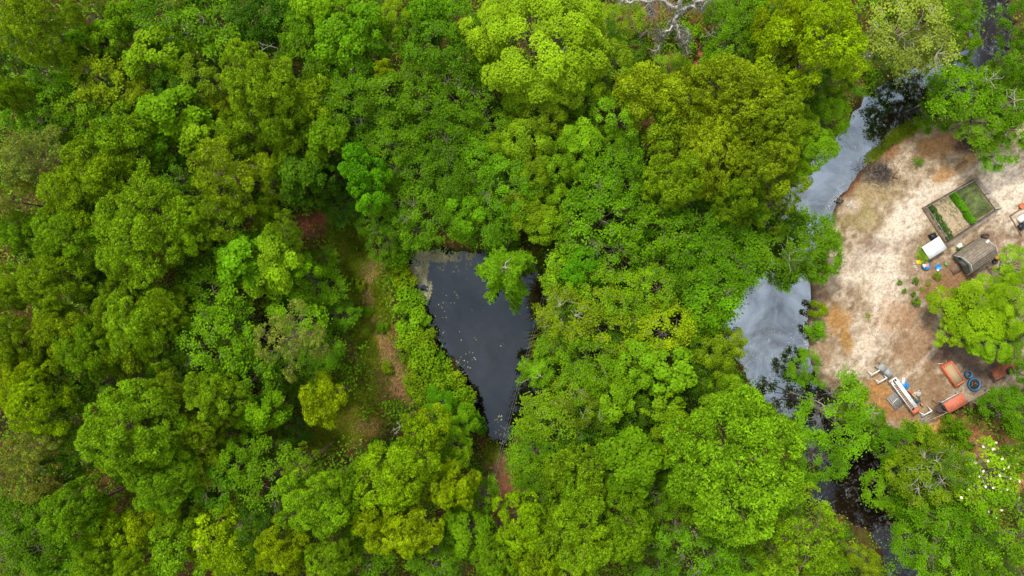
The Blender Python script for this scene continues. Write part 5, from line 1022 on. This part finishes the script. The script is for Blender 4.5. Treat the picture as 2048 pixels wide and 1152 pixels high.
# ---- work corner: ramp, trestles, table, pallet, heaps
RZ = adir((410, 310), (795, 835)); c = (1730 + 605 / 7.68, 715 + 575 / 7.68)
o = put('ramp', 'long white ramp with brown slats propped up beside the grey pallet', 'ramp', *c, RZ, 0.75)
part(o, 'side_board', 'white', lambda mb: mb.box((-0.1, 0.22, 0.72), (3.6, 0.36, 0.05))); part(o, 'rail', 'white', lambda mb: mb.box((0.05, -0.36, 0.76), (3.5, 0.06, 0.16))); part(o, 'inner_rail', 'white', lambda mb: mb.box((0.05, 0.03, 0.76), (3.5, 0.04, 0.12)))
for k in range(15): part(o, 'slat', 'slat_wood' if k % 4 else 'grey_wood', lambda mb: mb.box((-1.30 + k * 0.2, -0.165, 0.70 + 0.006 * (k % 3)), (0.13 + 0.02 * (k % 2), 0.34, 0.03), rz=rs.normal() * 0.03))
part(o, 'end_box', 'orange', lambda mb: mb.box((1.96, -0.02, 0.66), (0.36, 0.72, 0.24))); part(o, 'head_frame', 'white', lambda mb: (mb.box((-1.92, -0.05, 0.74), (0.10, 0.84, 0.10)), mb.box((-1.62, -0.22, 0.74), (0.56, 0.10, 0.10)), mb.box((-1.55, -0.30, 0.62), (0.3, 0.12, 0.3))))
part(o, 'gate_motor', 'black', lambda mb: mb.box((-1.72, 0.15, 0.79), (0.2, 0.16, 0.08)))
for sx in (-1.75, 1.85):
    for sy in (-0.33, 0.33): part(o, 'leg', 'grey_wood', lambda mb: mb.box((sx, sy, 0.32), (0.09, 0.09, 0.72)))
RZ = adir((265, 85), (450, 235)); o = put('work_table', 'grey panel-topped work table between two white trestles', 'table', 1730 + 318 / 7.68, 715 + 195 / 7.68, RZ, 0.78)
part(o, 'top_panel', 'grey_panel', lambda mb: mb.box((-0.39, 0, 0.77), (0.76, 0.68, 0.04))); part(o, 'top_panel', 'grey_panel', lambda mb: mb.box((0.395, 0, 0.772), (0.76, 0.68, 0.04)))
for sx in (-0.68, 0.68):
    for sy in (-0.28, 0.28): part(o, 'leg', 'grey_wood', lambda mb: mb.box((sx, sy, 0.37), (0.07, 0.07, 0.76)))
def trestle(label, zu, zv, ang, L_=0.95):
    o = put('trestle', label, 'trestle', 1730 + zu / 7.68, 715 + zv / 7.68, ang, 0.7, 'white trestles')
    part(o, 'beam', 'white', lambda mb: mb.box((0, 0, 0.70), (L_, 0.10, 0.10)))
    for sx in (-1, 1):
        for sy in (-1, 1): part(o, 'leg', 'white', lambda mb: mb.bar((sx * (L_ / 2 - 0.05), sy * 0.03, 0.68), (sx * (L_ / 2 + 0.06), sy * 0.33, 0.0), 0.07, 0.07))
        part(o, 'cross_brace', 'white', lambda mb: mb.bar((sx * (L_ / 2 + 0.01), -0.2, 0.3), (sx * (L_ / 2 + 0.01), 0.2, 0.3), 0.04, 0.08))
trestle('white trestle left of the grey work table', 172, 225, 0.55); trestle('white trestle below the grey work table', 275, 345, 0.5); trestle('white trestle past the orange end of the ramp', 965, 850, 0.5)
o = put('pallet', 'weathered grey pallet half under the white ramp', 'pallet', 1730 + 475 / 7.68, 715 + 662 / 7.68, adir((480, 535), (620, 720)), 0.15)
for k in range(7): part(o, 'plank', 'grey_wood', lambda mb: mb.box((0, -0.54 + k * 0.18, 0.15 + 0.005 * (k % 2)), (1.5, 0.155, 0.03), rz=rs.normal() * 0.012))
for sx in (-0.6, 0, 0.6): part(o, 'bearer', 'grey_wood', lambda mb: mb.box((sx, 0, 0.075), (0.09, 1.2, 0.11)))
part(o, 'lath', 'white', lambda mb: mb.box((-0.05, -0.1, 0.185), (0.05, 0.72, 0.03), rz=0.15))
o = put('board', 'white board lying beside the blue tarp', 'board', 1730 + 577 / 7.68, 715 + 357 / 7.68, -0.1); part(o, 'panel', 'white', lambda mb: mb.box((0, 0, 0.17), (0.34, 0.70, 0.05))); part(o, 'batten', 'white', lambda mb: mb.box((0, 0, 0.08), (0.28, 0.10, 0.13)))
o = put('tarp_heap', 'crumpled blue tarp beside the ramp', 'tarp', 1730 + 625 / 7.68, 715 + 435 / 7.68); part(o, 'fold', 'blue_tarp', lambda mb: blobm(mb, 0.36, 0.6, 21), True); part(o, 'tail', 'blue_tarp', lambda mb: blobm(mb, 0.22, 0.4, 22, c=(-0.22, 0.12, 0)), True)
o = put('tarp_heap', 'dark teal tarp heap right of the ramp', 'tarp', 1730 + 790 / 7.68, 715 + 640 / 7.68, 0.4); part(o, 'fold', 'teal', lambda mb: blobm(mb, 0.42, 0.45, 25), True); part(o, 'tail', 'teal', lambda mb: blobm(mb, 0.30, 0.35, 27, c=(-0.3, 0.3, 0)), True)
for (a, b_, w_, lab) in (((635, 490), (720, 570), 0.16, 'rust-orange plank lying along the ramp'), ((700, 550), (790, 650), 0.15, 'amber plank on the dark teal tarp'), ((838, 700), (868, 745), 0.12, 'short amber offcut below the teal tarp')):
    p, q = [np.array(at(1730 + z[0] / 7.68, 715 + z[1] / 7.68)) for z in (a, b_)]; mid = (p + q) / 2; o = thing('plank', lab, 'plank', mid, 0, 'loose planks by the ramp')
    part(o, 'board', 'amber' if 'amber' in lab else 'terracotta', lambda mb: mb.bar(p - mid + (0, 0, 0.30), q - mid + (0, 0, 0.26), w_, 0.05)); part(o, 'block', 'dark_wood', lambda mb: mb.box((0, 0, 0.12), (0.16, 0.16, 0.26)))
stones('rubble_stone', 'pale rubble stone in the heap right of the ramp', 1730 + 815 / 7.68, 715 + 535 / 7.68, 12, 3.5, 0.13, group='rubble heap')
o = put('broken_frame', 'broken brown stick frame lying below the last white trestle', 'frame', 1730 + 920 / 7.68, 715 + 950 / 7.68)
for (a, b_) in (((830, 1005), (905, 900)), ((830, 1005), (1010, 915)), ((905, 900), (985, 890)), ((870, 960), (950, 895))):
    c = np.array(o.location); part(o, 'stick', 'bark_pale', lambda mb: mb.bar(np.array(at(1730 + a[0] / 7.68, 715 + a[1] / 7.68)) - c + (0, 0, 0.1), np.array(at(1730 + b_[0] / 7.68, 715 + b_[1] / 7.68)) - c + (0, 0, 0.08), 0.06, 0.06))

# ---- orange coop, orange-roofed hutch, tubs, rusty roof, rail fence
RZ = adir((320, 195), (535, 510)); o = put('coop', 'open orange box coop filled with straw left of the blue tubs', 'coop', 1865 + 352 / 8.23, 700 + 395 / 8.23, RZ, 0.62); CL, CW = 2.4, 1.14
part(o, 'straw', 'straw', lambda mb: mb.box((0, 0, 0.5), (CL - 0.2, CW - 0.2, 0.1)))
for sy in (-1, 1):
    part(o, 'top_rail', 'orange', lambda mb: mb.box((0, sy * (CW / 2 - 0.06), 0.6), (CL, 0.13, 0.06)))
    for k in range(3): part(o, 'side_board', 'orange', lambda mb: mb.box((0, sy * (CW / 2 - 0.025), 0.10 + k * 0.18), (CL - 0.02, 0.03, 0.16)))
for sx in (-1, 1):
    part(o, 'end_rail', 'orange', lambda mb: mb.box((sx * (CL / 2 - 0.06), 0, 0.603), (0.13, CW - 0.27, 0.06)))
    for k in range(3): part(o, 'end_board', 'orange', lambda mb: mb.box((sx * (CL / 2 - 0.025), 0, 0.10 + k * 0.18), (0.03, CW - 0.1, 0.16)))
    for sy in (-1, 1): part(o, 'leg', 'orange', lambda mb: mb.box((sx * (CL / 2 - 0.08), sy * (CW / 2 - 0.08), 0.28), (0.09, 0.09, 0.56)))
part(o, 'wire_hoop', 'white', lambda mb: mb.tube(np.array([(-CL / 2 - 0.3, -0.5, 0.02), (-CL / 2 - 0.25, -0.3, 0.5), (-CL / 2 - 0.2, 0.1, 0.55), (-CL / 2 - 0.3, 0.4, 0.02)]), 0.02, 5))
RZ = adir((190, 880), (490, 715)); o = put('hutch', 'hutch with an orange ribbed sheet roof beside the rail fence', 'hutch', 1865 + 385 / 8.23, 700 + 875 / 8.23, RZ, 1.15); RL, RW = 2.15, 1.14
rf = part(o, 'roof', 'orange_roof', lambda mb: mb.box((0, 0, 1.12), (RL, RW, 0.03)))
for k in range(11): part(rf, 'rib', 'orange_roof', lambda mb: mb.box((-RL / 2 + 0.08 + k * 0.189, 0, 1.145), (0.05, RW + 0.01, 0.03)))
part(o, 'back_wall', 'brown_wood', lambda mb: mb.box((0, -0.42, 0.55), (RL - 0.2, 0.04, 1.1))); part(o, 'floor', 'grey_wood', lambda mb: mb.box((0, 0, 0.35), (RL - 0.24, RW - 0.26, 0.04)))
for sx in (-1, 1):
    for sy in (-1, 1): part(o, 'leg', 'grey_wood', lambda mb: mb.box((sx * 0.93, sy * 0.44, 0.55), (0.07, 0.07, 1.1)))
part(o, 'front_rail', 'white', lambda mb: mb.bar((-RL / 2 - 0.05, RW / 2 + 0.12, 1.0), (RL / 2 - 0.3, RW / 2 + 0.12, 1.0), 0.05, 0.05)); part(o, 'prop', 'bark_pale', lambda mb: mb.bar((-RL / 2 - 0.05, RW / 2 + 0.12, 1.0), (-RL / 2 - 0.35, RW / 2 + 0.35, 0), 0.05, 0.05))
o = put('dark_sack', 'dark sack slumped at the left end of the orange-roofed hutch', 'sack', 1880.5, 818.5); part(o, 'body', 'dark_wood', lambda mb: blobm(mb, 0.46, 0.5, 31), True); part(o, 'tied_end', 'dark_wood', lambda mb: blobm(mb, 0.18, 0.6, 32, c=(0.4, 0.1, 0)), True)
for (zu, zv, r, lab) in ((598, 402, 0.34, 'small round blue tub of dark water'), (693, 567, 0.60, 'large round blue tub of dark water by the rail fence')):
    o = put('water_tub', lab, 'tub', 1865 + zu / 8.23, 700 + zv / 8.23, 0, 0.35, 'blue water tubs')
    part(o, 'tub', 'blue', lambda mb: lathe(mb, [(0.01, 0.01), (r * 0.9, 0.01), (r * 0.96, 0.34), (r * 0.99, 0.36), (r * 0.99, 0.39), (r * 0.91, 0.39), (r * 0.90, 0.3), (r * 0.86, 0.02)], 32), True)
    part(o, 'water', 'tubwater', lambda mb: lathe(mb, [(r * 0.90, 0.27), (r * 0.4, 0.275), (0.005, 0.276)], 32))
    for k in range(5): part(o, 'floating_leaf', 'slat_wood', lambda mb: mb.box((rs.normal() * r * 0.3, rs.normal() * r * 0.3, 0.282), (0.10, 0.06, 0.006), rz=rs.rand() * 6))
RZ = adir((950, 355), (1240, 190)); o = put('lean_to', 'rust-red tin lean-to roof half hidden under the trees right of the tubs', 'lean-to', 1865 + 1180 / 8.23, 700 + 315 / 8.23, RZ, 1.0)
rf = part(o, 'roof', 'rust', lambda mb: mb.box((0, 0, 0.98), (2.5, 1.15, 0.03), tilt=0.05))
for k in range(12): part(rf, 'rib', 'rust', lambda mb: mb.box((-1.2 + k * 0.218, 0, 1.0 + (-1.2 + k * 0.218) * 0.05), (0.05, 1.16, 0.03)))
for sx in (-1, 1):
    for sy in (-1, 1): part(o, 'leg', 'grey_wood', lambda mb: mb.box((sx * 1.1, sy * 0.48, 0.45), (0.07, 0.07, 0.95)))
o = put('bin', 'dark bin standing at the corner of the rust-red lean-to', 'bin', 1865 + 1275 / 8.23, 700 + 345 / 8.23, RZ, 1.1); part(o, 'body', 'black', lambda mb: mb.box((0, 0, 0.55), (0.6, 0.5, 1.1))); part(o, 'lid', 'black', lambda mb: mb.box((0, 0, 1.12), (0.66, 0.56, 0.05)))
RF = [(1816, 860), (1850, 841), (1890, 824), (1934, 801), (1973, 779)]
o = thing('rail_fence', 'thin pale rail fence along the bottom of the yard', 'fence', at(*RF[0])); c = np.array(o.location)
for i, q in enumerate(RF):
    p = np.array(at(q[0] - 6, q[1] - 2)) - c; part(o, 'post', 'bark_pale', lambda mb: mb.tube(np.array([p - (0, 0, 0.2), p + (0, 0, 0.5), p + (0, 0, 0.95)]), 0.035, 6))
    if i < len(RF) - 1:
        p2 = np.array(at(RF[i + 1][0] - 6, RF[i + 1][1] - 2)) - c; part(o, 'rail', 'bark_pale', lambda mb: mb.bar(p + (0, 0, 0.92), p2 + (0, 0, 0.92), 0.045, 0.045))

# ---- timber, brush and stump in the upper yard
for (a, b_, w_, h_, lab) in (((1944, 303), (1977, 281), 0.30, 0.28, 'thick dark timber beam at the shaded top of the yard'), ((1937, 298), (1962, 281), 0.24, 0.22, 'dark timber beam lying behind the thick beam'), ((1910, 338), (1934, 322), 0.32, 0.08, 'flat brown plank lying on orange soil'), ((1782, 355), (1794, 357), 0.10, 0.10, 'short dark stick on the sand right of the brush pile')):
    p, q = np.array(at(*a)), np.array(at(*b_)); mid = (p + q) / 2; o = thing('timber', lab, 'timber', mid, 0, 'timbers in the upper yard')
    part(o, 'beam', 'brown_wood' if 'brown' in lab else 'dark_wood', lambda mb: mb.bar(p - mid + (0, 0, h_ / 2), q - mid + (0, 0, h_ / 2), w_, h_)); part(o, 'sawn_end', 'slat_wood', lambda mb: mb.box((p - mid) * 1.004 + np.array((0, 0, h_ / 2)), (0.05, w_ * 0.6, h_ * 0.8), rz=adir(a, b_)))
def sticks(name, label, u, v, n, spread, l, mat, cat='brush pile'):
    c = np.array(at(u, v)); o = thing(name, label, cat, c); mb = MB(); mb2 = MB()
    for i in range(n):
        p = rs.normal(size=3) * np.array((spread, spread * 0.8, 0)) + (0, 0, rs.uniform(0.03, 0.3)); az = rs.rand() * 6.28; d = np.array((math.cos(az), math.sin(az), rs.normal() * 0.18)) * l * rs.uniform(0.4, 1.1)
        (mb if i % 3 else mb2).tube(np.array([p - d / 2, p + rs.normal(size=3) * 0.04, p + d / 2]), [0.024, 0.02, 0.008], 4)
    mb.obj('twigs', M[mat], o)['kind'] = 'stuff'; mb2.obj('ash_twigs', M['bark'], o)['kind'] = 'stuff'
sticks('brush_pile', 'dark burnt brush pile on the sand by the creek', 1757, 347, 170, 0.75, 0.9, 'dark_wood'); sticks('brush_pile', 'dark twiggy brush under the tree at the top of the yard', 1932, 284, 90, 0.6, 0.8, 'dark_wood')
o = put('tree_stump', 'dark weathered stump beside the sand mound at the creek edge', 'stump', 1682, 403)
part(o, 'stump', 'dark_wood', lambda mb: blobm(mb, 0.32, 0.9, 41, rough=0.4)); part(o, 'root', 'bark', lambda mb: [mb.tube(np.array([(0, 0, 0.2), (math.cos(a) * 0.35, math.sin(a) * 0.35, 0.14), (math.cos(a) * 0.6, math.sin(a) * 0.6, 0.0)]), [0.1, 0.07, 0.02], 5) for a in (0.3, 1.7, 3.0, 4.6)])
o = put('palmetto', 'spiky palmetto clump alone on the upper sand', 'palmetto', 1831, 325); mb = MB()
for i in range(46):
    az = rs.rand() * 6.28 if i % 2 else 0.3 + rs.normal() * 0.5; l = rs.uniform(0.4, 0.95); d = np.array((math.cos(az) * l, math.sin(az) * l, 0)); sv = np.array((-math.sin(az), math.cos(az), 0)) * 0.05
    mb.quads([(0, 0, 0.05), d * 0.5 + sv + (0, 0, 0.38), d + (0, 0, 0.18), d * 0.5 - sv + (0, 0, 0.38)], None, rs.rand())
f = mb.obj('frond', M['leaf'], o); f.color = (0.10, 0.19, 0.015, 1); part(o, 'stem', 'bark', lambda mb: mb.tube(np.array([(0, 0, -0.1), (0, 0, 0.05), (0, 0, 0.12)]), 0.08, 6))
# small plants dotted over the sand: each with its own leaves
for (u, v, r, col, lab) in ((1797, 566, 7, 'green', 'small green weed highest in the loose row on the sand'), (1829, 561, 9, 'mid', 'broad green weed below the pale stones'), (1806, 582, 7, 'green', 'small weed second down the loose row on the sand'), (1843, 578, 7, 'dull', 'pale weed right of the loose row on the sand'), (1855, 567, 7, 'dull', 'pale weed above the pink bag'), (1824, 588, 7, 'mid', 'small weed above the round dark bush'), (1829, 604, 12, 'green', 'round green bush alone in the middle of the sand'),
                            (1872, 552, 12, 'dull', 'wispy olive weed below the blue bowl'), (1843, 509, 20, 'bright', 'bright leafy bush beside the white-roofed shelter'), (1917, 501, 9, 'mid', 'small dark plant between white box and shed'), (1690, 770, 10, 'dull', 'grass tuft at the lower edge of the sand'), (1712, 775, 9, 'dull', 'grass tuft right of the other one at the lower sand edge'), (1735, 632, 6, 'dull', 'lonely low weed in the middle of the bare sand')):
    pr = KIND['shrub'][int(u) % 4]; o = thing('small_plant', lab, 'plant', at(u, v), rs.rand() * 6, 'plants dotted over the sand'); s = r * S / pr['R'] * 0.8; o.scale = (s, s, s * (0.6 if col == 'dull' else 0.85))
    f = link('foliage', pr['crown'], o); link('stem', pr['trunk'], o); f.color = (*(np.array(TINT[col]) * (1.25, 1.1, 4.0)), 1)
